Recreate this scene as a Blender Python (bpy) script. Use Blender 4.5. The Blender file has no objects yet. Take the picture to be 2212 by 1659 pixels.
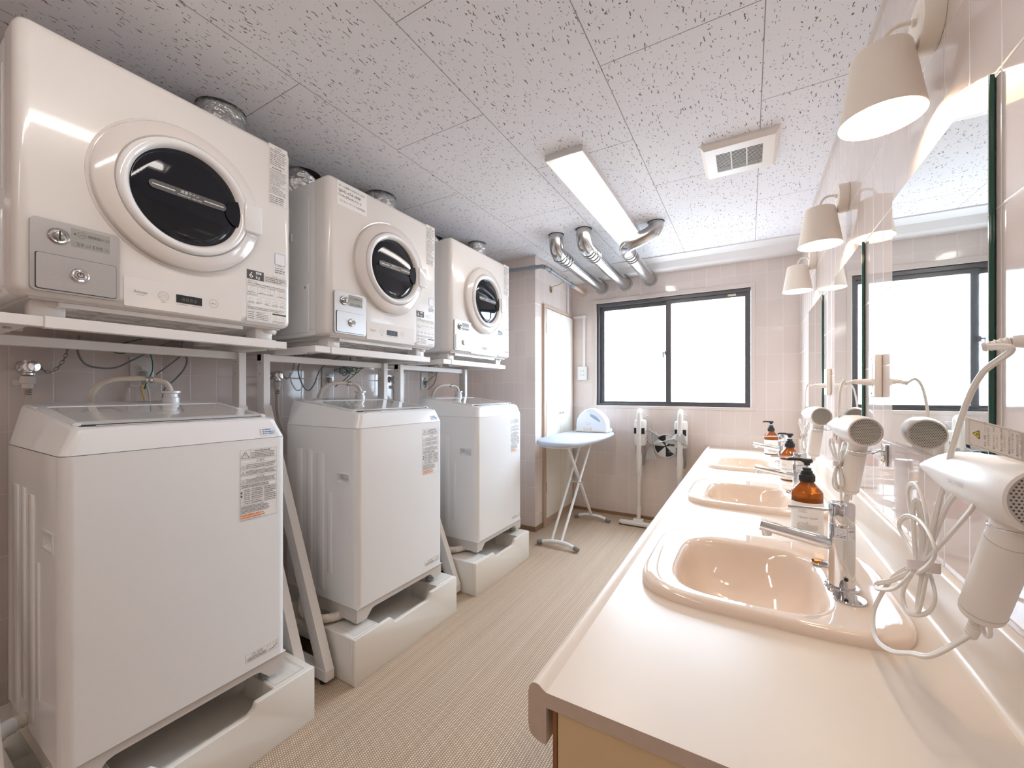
import bpy, bmesh, math, random
from mathutils import Vector, Matrix
V = Vector
PI = math.pi
sc = bpy.context.scene
col = sc.collection
rnd = random.Random(7)

# ------------------------------------------------------------------ camera, sky, exposure
CEIL = 2.367          # ceiling height
XL, XR = -2.335, 0.3556   # left and right tiled walls
YB, YF = 3.945, -3.2      # window wall, wall behind the photographer
cam = bpy.data.cameras.new('camera')
cam.lens = 881.0 / 2212.0 * 36.0
cam.sensor_width = 36.0
cam.shift_y = 16.0 / 2212.0
cam.clip_start = 0.02
camo = bpy.data.objects.new('camera', cam)
camo.location = (0, 0, 1.2)
camo.rotation_euler = (PI / 2, 0, math.atan(511.0 / 881.0))
col.objects.link(camo)
sc.camera = camo

w = bpy.data.worlds.new('overcast_sky')
sc.world = w
w.use_nodes = True
bg = w.node_tree.nodes['Background']
# bright overcast above the horizon, dimmer ground below it
_n, _l = w.node_tree.nodes, w.node_tree.links
_tc = _n.new('ShaderNodeTexCoord'); _sx = _n.new('ShaderNodeSeparateXYZ'); _mr = _n.new('ShaderNodeMapRange'); _mx = _n.new('ShaderNodeMix')
_l.new(_tc.outputs['Generated'], _sx.inputs[0]); _l.new(_sx.outputs[2], _mr.inputs[0]); _mr.inputs[1].default_value = -.10; _mr.inputs[2].default_value = .06
_mx.data_type = 'RGBA'; _l.new(_mr.outputs[0], _mx.inputs[0]); _mx.inputs[6].default_value = (.23, .25, .27, 1); _mx.inputs[7].default_value = (.72, .86, 1.0, 1)
_l.new(_mx.outputs[2], bg.inputs[0])
bg.inputs[1].default_value = 20.0

sc.view_settings.view_transform = 'Standard'
sc.view_settings.look = 'None'
sc.view_settings.exposure = 0.64
sc.view_settings.gamma = 1
sc.view_settings.use_curve_mapping = False
sc.cycles.max_bounces = 10
sc.cycles.diffuse_bounces = 5
sc.cycles.use_adaptive_sampling = True
sc.cycles.adaptive_threshold = 0.02
sc.cycles.glossy_bounces = 5
sc.cycles.transmission_bounces = 8
sc.cycles.transparent_max_bounces = 10
sc.cycles.caustics_reflective = False
sc.cycles.caustics_refractive = False
sc.cycles.sample_clamp_indirect = 6
sc.cycles.use_denoising = True
try:
    sc.cycles.denoiser = 'OPENIMAGEDENOISE'
    sc.cycles.denoising_input_passes = 'RGB_ALBEDO_NORMAL'
except Exception:
    pass

# light portal in the window opening: guides sampling of the sky, gives no light of its own
pl = bpy.data.lights.new('window_portal', 'AREA')
pl.shape = 'RECTANGLE'; pl.size = 1.3; pl.size_y = 1.0
pl.cycles.is_portal = True
po = bpy.data.objects.new('window_portal', pl)
po.location = (-0.648, YB + 0.10, 1.567)
po.rotation_euler = (-PI / 2, 0, 0)
col.objects.link(po)

TUBE_STRENGTH = 14.0
BULB_STRENGTH = 95.0

# ------------------------------------------------------------------ helpers: materials
MAT = {}
def mat(name, c=(.8, .8, .8), rough=.4, metal=0., spec=.5, emit=None, es=0., coat=0., trans=0., ior=1.45, alpha=1., sub=0.):
    if name in MAT: return MAT[name]
    m = bpy.data.materials.new(name); m.use_nodes = True
    p = m.node_tree.nodes['Principled BSDF']
    p.inputs['Base Color'].default_value = (*c, 1)
    p.inputs['Roughness'].default_value = rough
    p.inputs['Metallic'].default_value = metal
    p.inputs['Specular IOR Level'].default_value = spec
    p.inputs['IOR'].default_value = ior
    p.inputs['Coat Weight'].default_value = coat
    p.inputs['Coat Roughness'].default_value = .05
    p.inputs['Transmission Weight'].default_value = trans
    p.inputs['Alpha'].default_value = alpha
    if emit:
        p.inputs['Emission Color'].default_value = (*emit, 1)
        p.inputs['Emission Strength'].default_value = es
    MAT[name] = m
    return m

def nodes(m): return m.node_tree.nodes, m.node_tree.links
class NG:
    """small wrapper that writes shader maths"""
    def __init__(s, m):
        s.n, s.l = nodes(m); s.p = s.n['Principled BSDF']
    def add(s, t, **k):
        x = s.n.new(t)
        for a, b in k.items(): setattr(x, a, b)
        return x
    def put(s, sock, v):
        if isinstance(v, (int, float)): sock.default_value = v
        elif isinstance(v, tuple): sock.default_value = v
        else: s.l.new(v, sock)
    def ma(s, op, a, b=0., c=None):
        x = s.add('ShaderNodeMath', operation=op)
        s.put(x.inputs[0], a); s.put(x.inputs[1], b)
        if c is not None: s.put(x.inputs[2], c)
        return x.outputs[0]
    def mix(s, f, a, b):
        x = s.add('ShaderNodeMix', data_type='RGBA')
        s.put(x.inputs[0], f); s.put(x.inputs[6], a); s.put(x.inputs[7], b)
        return x.outputs[2]
    def pos(s):
        g = s.add('ShaderNodeNewGeometry'); x = s.add('ShaderNodeSeparateXYZ'); s.l.new(g.outputs['Position'], x.inputs[0])
        return g.outputs['Position'], x.outputs
    def comb(s, a, b, c=0.):
        x = s.add('ShaderNodeCombineXYZ'); s.put(x.inputs[0], a); s.put(x.inputs[1], b); s.put(x.inputs[2], c)
        return x.outputs[0]
    def noise(s, vec, scale, detail=2., rough=.5):
        x = s.add('ShaderNodeTexNoise'); s.put(x.inputs['Vector'], vec); x.inputs['Scale'].default_value = scale
        x.inputs['Detail'].default_value = detail; x.inputs['Roughness'].default_value = rough
        return x
    def smooth(s, v, a, b):
        x = s.add('ShaderNodeMapRange', interpolation_type='SMOOTHSTEP')
        s.put(x.inputs[0], v); x.inputs[1].default_value = a; x.inputs[2].default_value = b
        return x.outputs[0]
    def bump(s, h, strength, dist=.002):
        x = s.add('ShaderNodeBump'); x.inputs['Strength'].default_value = strength; x.inputs['Distance'].default_value = dist
        s.put(x.inputs['Height'], h); s.l.new(x.outputs[0], s.p.inputs['Normal'])

def tile_mat(name, axis, off, tw=.1124, th=.2252, zoff=.602, c=(.73, .64, .597), g=(.83, .755, .715), rough=.07):
    m = mat(name, c, rough, spec=.55); g_ = NG(m)
    P, o = g_.pos()
    u = g_.ma('DIVIDE', g_.ma('SUBTRACT', o[axis], off), tw)
    v = g_.ma('DIVIDE', g_.ma('SUBTRACT', o[2], zoff), th)
    def edge(t, size):
        f = g_.ma('FRACT', t); d = g_.ma('MINIMUM', f, g_.ma('SUBTRACT', 1., f))
        return g_.ma('MULTIPLY', d, size)
    d = g_.ma('MINIMUM', edge(u, tw), edge(v, th))
    tile = g_.smooth(d, .0009, .0021)
    cell = g_.add('ShaderNodeTexWhiteNoise', noise_dimensions='2D')
    g_.l.new(g_.comb(g_.ma('FLOOR', u), g_.ma('FLOOR', v)), cell.inputs['Vector'])
    jit = g_.ma('MULTIPLY_ADD', cell.outputs['Value'], .06, .97)
    sc_ = g_.add('ShaderNodeVectorMath', operation='SCALE'); sc_.inputs[0].default_value = c; g_.l.new(jit, sc_.inputs['Scale'])
    g_.l.new(g_.mix(tile, (*g, 1), sc_.outputs[0]), g_.p.inputs['Base Color'])
    g_.l.new(g_.ma('MULTIPLY_ADD', tile, rough - .5, .5), g_.p.inputs['Roughness'])
    wav = g_.noise(P, 9., 1.).outputs['Fac']
    h = g_.ma('ADD', g_.smooth(d, .0009, .004), g_.ma('MULTIPLY', wav, .35))
    g_.bump(h, .35, .0015)
    return m

def ceiling_mat():
    m = mat('fissured_board', (.80, .78, .79), .85, spec=.2); g_ = NG(m)
    P, o = g_.pos()
    W, L = .5053, .985
    cx = g_.ma('DIVIDE', g_.ma('ADD', o[0], 1.4715), W)
    ci = g_.ma('FLOOR', cx)
    par = g_.ma('PINGPONG', ci, 1.)
    cy = g_.ma('DIVIDE', g_.ma('ADD', g_.ma('SUBTRACT', o[1], 1.425), g_.ma('MULTIPLY', par, -.4925)), L)
    def edge(t, size):
        f = g_.ma('FRACT', t); return g_.ma('MULTIPLY', g_.ma('MINIMUM', f, g_.ma('SUBTRACT', 1., f)), size)
    d = g_.ma('MINIMUM', edge(cx, W), edge(cy, L))
    joint = g_.smooth(d, .0009, .0021)
    # fissures: stretched, wobbled cells with random sizes
    nz = g_.noise(P, 42., 2., .6)
    dis = g_.add('ShaderNodeVectorMath', operation='MULTIPLY_ADD')
    g_.l.new(nz.outputs['Color'], dis.inputs[0]); dis.inputs[1].default_value = (.022, .022, 0); g_.l.new(P, dis.inputs[2])
    mp = g_.add('ShaderNodeVectorMath', operation='MULTIPLY'); g_.l.new(dis.outputs[0], mp.inputs[0]); mp.inputs[1].default_value = (62., 62., 0)
    vo = g_.add('ShaderNodeTexVoronoi', voronoi_dimensions='2D'); g_.l.new(mp.outputs[0], vo.inputs['Vector']); vo.inputs['Scale'].default_value = 1.
    sx = g_.add('ShaderNodeSeparateXYZ'); g_.l.new(vo.outputs['Color'], sx.inputs[0])
    # squeeze: use distance with radius from random
    rad = g_.ma('MULTIPLY_ADD', g_.ma('MAXIMUM', g_.ma('SUBTRACT', sx.outputs[0], .55), 0.), .34, .0)
    f1 = g_.ma('LESS_THAN', vo.outputs['Distance'], rad)
    mp2 = g_.add('ShaderNodeVectorMath', operation='MULTIPLY'); g_.l.new(dis.outputs[0], mp2.inputs[0]); mp2.inputs[1].default_value = (112., 19., 0)
    vo2 = g_.add('ShaderNodeTexVoronoi', voronoi_dimensions='2D'); g_.l.new(mp2.outputs[0], vo2.inputs['Vector']); vo2.inputs['Scale'].default_value = 1.
    sx2 = g_.add('ShaderNodeSeparateXYZ'); g_.l.new(vo2.outputs['Color'], sx2.inputs[0])
    rad2 = g_.ma('MULTIPLY_ADD', g_.ma('MAXIMUM', g_.ma('SUBTRACT', sx2.outputs[0], .50), 0.), .42, .0)
    f2 = g_.ma('LESS_THAN', vo2.outputs['Distance'], rad2)
    f = g_.ma('MAXIMUM', f1, f2)
    a = g_.mix(joint, (.36, .33, .31, 1), (.88, .88, .915, 1))
    b = g_.mix(f, a, (.23, .18, .155, 1))
    g_.l.new(b, g_.p.inputs['Base Color'])
    g_.bump(g_.ma('SUBTRACT', joint, f), .5, .002)
    return m

def floor_mat():
    m = mat('woven_vinyl', (.5, .4, .3), .6, spec=.3); g_ = NG(m)
    P, o = g_.pos()
    S = 1 / .0070
    y = g_.ma('MULTIPLY', o[0], S * .75)      # strands run along the room
    x = g_.ma('MULTIPLY', o[1], S)
    row = g_.ma('FLOOR', y)
    off = g_.ma('MULTIPLY', g_.ma('MODULO', row, 2.), .5)
    fx = g_.ma('FRACT', g_.ma('ADD', x, off)); fy = g_.ma('FRACT', y)
    bx = g_.ma('SINE', g_.ma('MULTIPLY', fx, PI)); by = g_.ma('SINE', g_.ma('MULTIPLY', fy, PI))
    h = g_.ma('MULTIPLY', bx, by)
    hs = g_.smooth(h, .12, .75)
    wn = g_.add('ShaderNodeTexWhiteNoise', noise_dimensions='1D'); g_.l.new(row, wn.inputs['W'])
    strip = g_.noise(g_.comb(g_.ma('MULTIPLY', o[0], 60.), g_.ma('MULTIPLY', o[1], 1.5)), 1., 3.).outputs['Fac']
    t = g_.ma('ADD', g_.ma('MULTIPLY', wn.outputs['Value'], .35), g_.ma('MULTIPLY', strip, .75))
    lightc = g_.mix(t, (.56, .42, .295, 1), (.82, .705, .575, 1))
    g_.l.new(g_.mix(hs, (.33, .23, .155, 1), lightc), g_.p.inputs['Base Color'])
    g_.bump(h, .6, .002)
    return m

def noisy(m, scale, amp, bump=0., dist=.001):
    g_ = NG(m); P, o = g_.pos()
    c = tuple(g_.p.inputs['Base Color'].default_value)
    nf = g_.noise(P, scale, 3.).outputs['Fac']
    dark = tuple(x * (1 - amp) for x in c[:3]) + (1,)
    g_.l.new(g_.mix(nf, dark, c), g_.p.inputs['Base Color'])
    if bump: g_.bump(nf, bump, dist)
    return m

M_tileX = tile_mat('pink_tile_across', 0, .0160)
M_tileY = tile_mat('pink_tile_along', 1, .029)
M_tileR = tile_mat('pink_tile_mirror_wall', 1, .072, rough=.045)
M_ceil = ceiling_mat()
M_floor = floor_mat()
M_white = mat('appliance_white', (.83, .83, .835), .22, coat=.35)
M_whiteg = mat('gloss_white_lid', (.80, .80, .80), .10, coat=.5)
M_cream = mat('cream_enamel', (.80, .765, .735), .25, coat=.5)
M_ring = mat('cream_door_ring', (.78, .73, .695), .14, coat=.5)
M_bezel = mat('pale_bezel', (.84, .83, .83), .10, coat=.6)
M_black = mat('black_gloss', (.008, .009, .013), .05, spec=.45)
M_blk = mat('black_matte', (.02, .02, .02), .5)
M_dark = mat('dark_gap', (.035, .028, .025), .8)
M_silver = noisy(mat('brushed_silver', (.55, .535, .53), .38, metal=.85), 380., .18, .08, .0004)
M_chrome = mat('chrome', (.74, .74, .75), .05, metal=1.)
M_steel = noisy(mat('duct_steel', (.62, .61, .61), .22, metal=1.), 14., .35, .1, .002)
M_foil = noisy(mat('crinkled_foil', (.80, .80, .80), .30, metal=.85), 26., .3, 1.0, .02)
M_rack = mat('painted_rack', (.80, .765, .74), .4)
M_skirt = mat('warm_grey_plastic', (.60, .56, .525), .45)
M_stand = mat('ivory_plastic', (.80, .765, .71), .4)
M_hose = mat('beige_hose', (.70, .63, .55), .45)
M_greyp = mat('grey_plastic', (.42, .42, .41), .45)
M_lid = mat('smoked_lid', (.72, .71, .70), .08, coat=1.)
M_label = mat('label_paper', (.88, .86, .84), .4)
M_labelw = mat('label_white', (.86, .86, .88), .5)
M_ink = mat('label_ink', (.10, .095, .09), .6)
M_inkg = mat('label_ink_grey', (.30, .28, .27), .6)
M_orange = mat('label_orange', (.85, .25, .06), .6)
M_blue = mat('label_blue', (.12, .25, .50), .6)
M_yellow = mat('label_yellow', (.90, .68, .02), .6)
M_lcd = mat('lcd_grey', (.36, .35, .32), .45)
M_dsteel = mat('dark_steel', (.45, .44, .42), .25, metal=1.)
M_smoke = mat('smoked_strip', (.12, .115, .11), .3)
M_count = noisy(mat('counter_laminate', (.77, .68, .59), .33, spec=.5), 5., .04)
M_edge = noisy(mat('counter_cut_edge', (.66, .52, .42), .7), 60., .15, .15)
M_basin = mat('basin_porcelain', (.86, .715, .60), .05, coat=.5)
M_cab = mat('cabinet_tan', (.72, .54, .31), .5)
M_wood = mat('raw_wood', (.30, .13, .05), .7)
M_frame = mat('window_trim', (.70, .62, .57), .5)
M_bronze = mat('dark_bronze', (.13, .125, .13), .35, metal=.4)
M_doorw = mat('cabinet_door_white', (.78, .74, .66), .22)
M_plas = mat('cream_plastic', (.87, .82, .77), .35)
M_lampc = mat('lamp_enamel', (.86, .78, .69), .45)
M_paint = mat('white_paint', (.82, .80, .79), .6)
M_cord = mat('ivory_cord', (.82, .77, .71), .4)
M_gcable = mat('grey_cable', (.22, .24, .25), .45)
M_green = mat('green_wire', (.01, .16, .06), .45)
M_ycab = mat('yellow_wire', (.75, .50, .03), .45)
M_amber = mat('amber_plastic', (.50, .13, .015), .06, trans=.55, ior=1.35)
M_pvc = mat('grey_pvc', (.26, .29, .31), .35)
M_pvcb = mat('beige_pvc', (.70, .56, .44), .4)
M_fabric = noisy(mat('blue_grey_cover', (.50, .54, .62), .9), 300., .1, .2, .0005)
M_vac = mat('vacuum_ivory', (.76, .72, .68), .35)
M_rub = mat('grey_rubber', (.24, .24, .23), .7)
M_clear = mat('translucent_case', (.80, .83, .88), .12, coat=.5)
M_tag = mat('tag_film', (.84, .76, .68), .3)
M_velcro = mat('velcro', (.74, .66, .64), .9)
M_tube = mat('light_tube', (1, 1, 1), .5, emit=(1., .94, .89), es=TUBE_STRENGTH)
M_bulb = mat('warm_bulb', (1, 1, 1), .5, emit=(1., .78, .54), es=BULB_STRENGTH)
M_lampin = mat('lamp_inner_white', (.92, .88, .80), .5)
M_mirror = mat('mirror_silver', (.88, .92, .92), .015, metal=1.)
M_mglass = mat('mirror_edge_green', (.008, .085, .06), .08, spec=.8)
M_brass = mat('brass', (.55, .42, .22), .3, metal=1.)

def glass_mat():
    m = bpy.data.materials.new('window_glass'); m.use_nodes = True
    n, l = nodes(m); n.clear()
    out_ = n.new('ShaderNodeOutputMaterial'); tr = n.new('ShaderNodeBsdfTransparent'); gl = n.new('ShaderNodeBsdfGlossy')
    tr.inputs[0].default_value = (.96, .98, 1, 1); gl.inputs['Roughness'].default_value = .12
    mx = n.new('ShaderNodeMixShader'); mx.inputs[0].default_value = .06
    l.new(tr.outputs[0], mx.inputs[1]); l.new(gl.outputs[0], mx.inputs[2]); l.new(mx.outputs[0], out_.inputs[0])
    return m
M_glass = glass_mat()

# ------------------------------------------------------------------ helpers: geometry
class MB:
    def __init__(s, *mats):
        s.bm = bmesh.new(); s.mats = list(mats); s.i = 0
    def m(s, material):
        if material not in s.mats: s.mats.append(material)
        s.i = s.mats.index(material); return s
    def _new(s, before):
        for f in s.bm.faces:
            if f not in before: f.material_index = s.i
    def faces(s, verts, fs):
        vs = [s.bm.verts.new(v) for v in verts]
        r = []
        for f in fs:
            try:
                q = s.bm.faces.new([vs[i] for i in f]); q.material_index = s.i; r.append(q)
            except ValueError: pass
        return vs, r
    def box(s, lo, hi, bev=0., seg=2, edges=None, M=None):
        x0, y0, z0 = (min(a, b) for a, b in zip(lo, hi)); x1, y1, z1 = (max(a, b) for a, b in zip(lo, hi))
        vs = [(x0, y0, z0), (x1, y0, z0), (x1, y1, z0), (x0, y1, z0), (x0, y0, z1), (x1, y0, z1), (x1, y1, z1), (x0, y1, z1)]
        v, f = s.faces(vs, [(0, 3, 2, 1), (4, 5, 6, 7), (0, 1, 5, 4), (1, 2, 6, 5), (2, 3, 7, 6), (3, 0, 4, 7)])
        if bev > 0:
            es = set(e for q in f for e in q.edges)
            if edges: es = [e for e in es if edges(e.verts[0].co, e.verts[1].co)]
            mi = s.i
            r = bmesh.ops.bevel(s.bm, geom=list(es), offset=bev, segments=seg, profile=.5, affect='EDGES', clamp_overlap=True)
            for q in r['faces']: q.material_index = mi
            if M:
                vv = set(r['verts']) | set(x for x in v if x.is_valid)
                for q in f:
                    if q.is_valid: vv |= set(q.verts)
                bmesh.ops.transform(s.bm, matrix=M, verts=list(vv))
        elif M: bmesh.ops.transform(s.bm, matrix=M, verts=v)
        return s
    def prism(s, poly, axis, a, b, bev=0., seg=2):
        """poly of 2D points in the two other axes (x,y,z order), from a to b along axis"""
        def P(p, t):
            q = [0, 0, 0]; k = [i for i in range(3) if i != axis]; q[k[0]] = p[0]; q[k[1]] = p[1]; q[axis] = t; return q
        n = len(poly)
        v, f = s.faces([P(p, a) for p in poly] + [P(p, b) for p in poly],
                [tuple(range(n))[::-1], tuple(range(n, 2 * n))] + [(i, (i + 1) % n, n + (i + 1) % n, n + i) for i in range(n)])
        bmesh.ops.recalc_face_normals(s.bm, faces=f)
        if bev:
            r = bmesh.ops.bevel(s.bm, geom=list(set(e for q in f for e in q.edges)), offset=bev, segments=seg, profile=.5, affect='EDGES', clamp_overlap=True)
            for q in r['faces']: q.material_index = s.i
        return s
    def rings(s, rs, close=True, cap0=True, cap1=True):
        """loft a list of rings of equal count"""
        n = len(rs[0]); vs = [v for r in rs for v in r]; fs = []
        for k in range(len(rs) - 1):
            for i in range(n if close else n - 1):
                j = (i + 1) % n
                fs.append((k * n + i, k * n + j, (k + 1) * n + j, (k + 1) * n + i))
        if cap0: fs.append(tuple(range(n))[::-1])
        if cap1: fs.append(tuple(range((len(rs) - 1) * n, len(rs) * n)))
        v, f = s.faces(vs, fs)
        bmesh.ops.recalc_face_normals(s.bm, faces=f)
        return s
    def lathe(s, prof, o=(0, 0, 0), ax=(0, 0, 1), n=32, cap0=True, cap1=True, sx=1.):
        """prof: (radius, height) pairs round axis ax"""
        ax = V(ax).normalized(); a = ax.orthogonal().normalized(); b = ax.cross(a); o = V(o)
        return s.rings([[o + ax * h + (a * math.cos(t) * sx + b * math.sin(t)) * max(r, 1e-5) for t in (2 * PI * i / n for i in range(n))] for r, h in prof], True, cap0, cap1)
    def cyl(s, p0, p1, r0, r1=None, n=20):
        p0, p1 = V(p0), V(p1); L = (p1 - p0).length
        return s.lathe([(r0, 0), (r0 if r1 is None else r1, L)], p0, p1 - p0, n)
    def tube(s, pts, r, n=10, sub=6, sec=None, up=None, raw=False, caps=True):
        pts = [V(p) for p in pts]
        if not raw and len(pts) > 2: pts = smooth_path(pts, sub)
        N = len(pts); rr = r if callable(r) else (lambda t: r)
        tg = [(pts[min(i + 1, N - 1)] - pts[max(i - 1, 0)]).normalized() for i in range(N)]
        a = (V(up) if up else tg[0].orthogonal()); a = (a - tg[0] * a.dot(tg[0])).normalized()
        rs = []
        for i in range(N):
            a = (a - tg[i] * a.dot(tg[i])).normalized(); b = tg[i].cross(a); q = rr(i / (N - 1))
            if sec: rs.append([pts[i] + (a * u + b * v) * q for u, v in sec])
            else: rs.append([pts[i] + (a * math.cos(t) + b * math.sin(t)) * q for t in (2 * PI * k / n for k in range(n))])
        return s.rings(rs, True, caps, caps)
    def twin(s, pts, r, sub=6, up=None):
        sec = [(.95 * math.cos(t), .8 + .95 * math.sin(t)) for t in [(-.18 + 1.36 * i / 7) * PI for i in range(8)]]
        sec += [(-u, -v) for u, v in sec]
        return s.tube(pts, r, sub=sub, sec=sec, up=up)
    def sphere(s, c, r, n=16, sz=1.):
        return s.lathe([(r * math.sin(PI * i / n), -r * sz * math.cos(PI * i / n)) for i in range(n + 1)], c, (0, 0, 1), n * 2, False, False)
    def done(s, name, parent=None, angle=35., solid=0.):
        me = bpy.data.meshes.new(name); s.bm.to_mesh(me); s.bm.free()
        for m_ in s.mats: me.materials.append(m_)
        me.polygons.foreach_set('use_smooth', [True] * len(me.polygons))
        try: me.set_sharp_from_angle(angle=math.radians(angle))
        except Exception: pass
        o = bpy.data.objects.new(name, me); col.objects.link(o)
        if parent is not None: o.parent = parent
        return o

def smooth_path(P, sub=6):
    r = []; n = len(P)
    for i in range(n - 1):
        p0, p1, p2, p3 = P[max(i - 1, 0)], P[i], P[i + 1], P[min(i + 2, n - 1)]
        for k in range(sub):
            t = k / sub
            r.append(.5 * ((2 * p1) + (p2 - p0) * t + (2 * p0 - 5 * p1 + 4 * p2 - p3) * t * t + (3 * p1 - p0 - 3 * p2 + p3) * t ** 3))
    r.append(P[-1]); return r

def tag(o, label=None, cat=None, group=None, kind=None):
    if label: o['label'] = label
    if cat: o['category'] = cat
    if group: o['group'] = group
    if kind: o['kind'] = kind
    return o
def root(name, loc, label, cat, group=None, rz=0.):
    o = bpy.data.objects.new(name, None); o.location = loc; o.rotation_euler.z = rz; o.empty_display_size = .1
    col.objects.link(o); return tag(o, label, cat, group)
def struct(b, name, parent=None):
    o = b.done(name, parent)
    if parent is None: o['kind'] = 'structure'
    return o
def dup(o, parent=None):
    c = o.copy(); col.objects.link(c)
    if parent is not None: c.parent = parent
    for k in list(o.children): dup(k, c)
    return c

class Fr:
    """a flat working plane on a thing: origin, right, up; n points to the viewer"""
    def __init__(s, o, r, u): s.o, s.r, s.u = V(o), V(r).normalized(), V(u).normalized(); s.n = s.r.cross(s.u)
    def p(s, x, y, off=0.): return s.o + s.r * x + s.u * y + s.n * off
    def plate(s, b, x0, y0, x1, y1, off=.0004, t=None, rad=0.):
        if rad:
            pts = []
            for cx, cy, a0 in ((x1 - rad, y1 - rad, 0), (x0 + rad, y1 - rad, 90), (x0 + rad, y0 + rad, 180), (x1 - rad, y0 + rad, 270)):
                for k in range(5): a = math.radians(a0 + k * 22.5); pts.append((cx + rad * math.cos(a), cy + rad * math.sin(a)))
        else: pts = [(x0, y0), (x1, y0), (x1, y1), (x0, y1)]
        if t is None: b.faces([s.p(x, y, off) for x, y in pts], [tuple(range(len(pts)))])
        else: b.rings([[s.p(x, y, off - t) for x, y in pts], [s.p(x, y, off) for x, y in pts]])
    def line(s, b, x0, y0, x1, y1, wd, off=.0012):
        d = V((x1 - x0, y1 - y0)); d.normalize(); q = V((-d.y, d.x)) * wd / 2
        b.faces([s.p(x0 + q.x, y0 + q.y, off), s.p(x0 - q.x, y0 - q.y, off), s.p(x1 - q.x, y1 - q.y, off), s.p(x1 + q.x, y1 + q.y, off)], [(0, 1, 2, 3)])
    def frame(s, b, x0, y0, x1, y1, wd, off=.0012):
        for a in ((x0, y0, x1, y0), (x1, y0, x1, y1), (x1, y1, x0, y1), (x0, y1, x0, y0)): s.line(b, *a, wd, off)
    def circ(s, b, cx, cy, r, wd, off=.0012, n=24, sx=1.):
        for k in range(n):
            a, c = 2 * PI * k / n, 2 * PI * (k + 1) / n
            s.line(b, cx + r * sx * math.cos(a), cy + r * math.sin(a), cx + r * sx * math.cos(c), cy + r * math.sin(c), wd, off)
    def disc(s, b, cx, cy, r, off=.0012, n=24, sx=1.):
        b.faces([s.p(cx + r * sx * math.cos(2 * PI * k / n), cy + r * math.sin(2 * PI * k / n), off) for k in range(n)], [tuple(range(n))])
    def tri(s, b, cx, cy, h, off=.0012): b.faces([s.p(cx - h * .58, cy - h * .5, off), s.p(cx + h * .58, cy - h * .5, off), s.p(cx, cy + h * .5, off)], [(0, 1, 2)])
    def warn(s, b, cx, cy, h, off=.0012):
        for a in ((-.58, -.5, .58, -.5), (.58, -.5, 0, .5), (0, .5, -.58, -.5)): s.line(b, cx + a[0] * h, cy + a[1] * h, cx + a[2] * h, cy + a[3] * h, h * .09, off)
        s.line(b, cx, cy - .12 * h, cx, cy + .22 * h, h * .09, off); s.disc(b, cx, cy - .3 * h, h * .06, off, 6)
    def text(s, b, txt, x, y, size, align='LEFT', off=.0013, sx=1.):
        c = bpy.data.curves.new('t', 'FONT'); c.body = txt; c.size = size; c.align_x = align; c.resolution_u = 1
        o = bpy.data.objects.new('t', c); me = o.to_mesh()
        vs = [s.p(x + v.co.x * sx, y + v.co.y, off) for v in me.vertices]
        b.faces(vs, [tuple(p.vertices) for p in me.polygons])
        o.to_mesh_clear(); bpy.data.objects.remove(o); bpy.data.curves.remove(c)
    def dashes(s, b, x0, y0, x1, y1, rows, h=.5, seed=1, fill=.85):
        """rows of print too small to read"""
        r = random.Random(seed); st = (y1 - y0) / rows
        for k in range(rows):
            y = y1 - st * (k + .5); x = x0; end = x0 + (x1 - x0) * (r.uniform(.55, 1.) if r.random() > fill else r.uniform(.88, 1.))
            while x < end:
                l = st * h * r.uniform(.7, 3.2); xe = min(x + l, end)
                s.line(b, x, y, xe, y, st * h * r.uniform(.6, 1.), .0013); x = xe + st * h * r.uniform(.2, .5)

# ------------------------------------------------------------------ the room
b = MB(M_floor); b.box((XL - .1, YF - .1, -.08), (1.6, YB + .1, 0)); struct(b, 'floor')
b = MB(M_ceil); b.box((XL - .1, YF - .1, CEIL), (XR + .1, YB + .1, CEIL + .08)); struct(b, 'ceiling')
b = MB(M_tileY); b.box((XL - .12, YF - .1, 0), (XL, YB + .1, CEIL)); struct(b, 'wall_left')
b = MB(M_tileR); b.box((XR, YF - .1, 0), (XR + .12, YB + .1, CEIL)); struct(b, 'wall_right')
WX0, WX1, WZ0, WZ1 = -1.312, .016, 1.064, 2.071
b = MB(M_tileX)
b.box((XL, YB, 0), (XR, YB + .14, WZ0)); b.box((XL, YB, WZ1), (XR, YB + .14, CEIL))
b.box((XL, YB, WZ0), (WX0, YB + .14, WZ1)); b.box((WX1, YB, WZ0), (XR, YB + .14, WZ1)); struct(b, 'wall_back')
b = MB(M_tileX); b.box((XL, YF - .12, 0), (XR, YF, CEIL)); struct(b, 'wall_front')
# pillar that holds the built-in cabinet
PX, PY = -1.575, 3.11
b = MB(M_tileX, M_tileY)
v, f = b.faces([(XL, PY, .04), (PX, PY, .04), (PX, YB, .04), (XL, YB, .04), (XL, PY, CEIL), (PX, PY, CEIL), (PX, YB, CEIL), (XL, YB, CEIL)],
               [(0, 1, 5, 4), (1, 2, 6, 5), (0, 3, 2, 1)])
f[1].material_index = 1
o = struct(b, 'wall_pillar')
b = MB(mat('brown_skirting', (.27, .17, .10), .6)); b.box((XL, PY - .004, 0), (PX + .004, YB, .042)); struct(b, 'baseboard_pillar')
b = MB(MAT['brown_skirting']); b.box((PX + .004, YB - .008, 0), (-.25, YB, .03)); struct(b, 'baseboard_back')
b = MB(M_paint)
b.prism([(3.672, 2.3665), (3.672, 2.358), (3.80, 2.350), (3.835, 2.300), (3.87, 2.290), (YB, 2.290), (YB, 2.3665)], 0, PX, XR); struct(b, 'trim_1')
b = MB(mat('edge_bead', (.75, .70, .67), .5))
b.box((XR - .012, YF, CEIL - .010), (XR, 3.672, CEIL - .0005)); struct(b, 'trim_2')
b = MB(MAT['edge_bead'])
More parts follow.
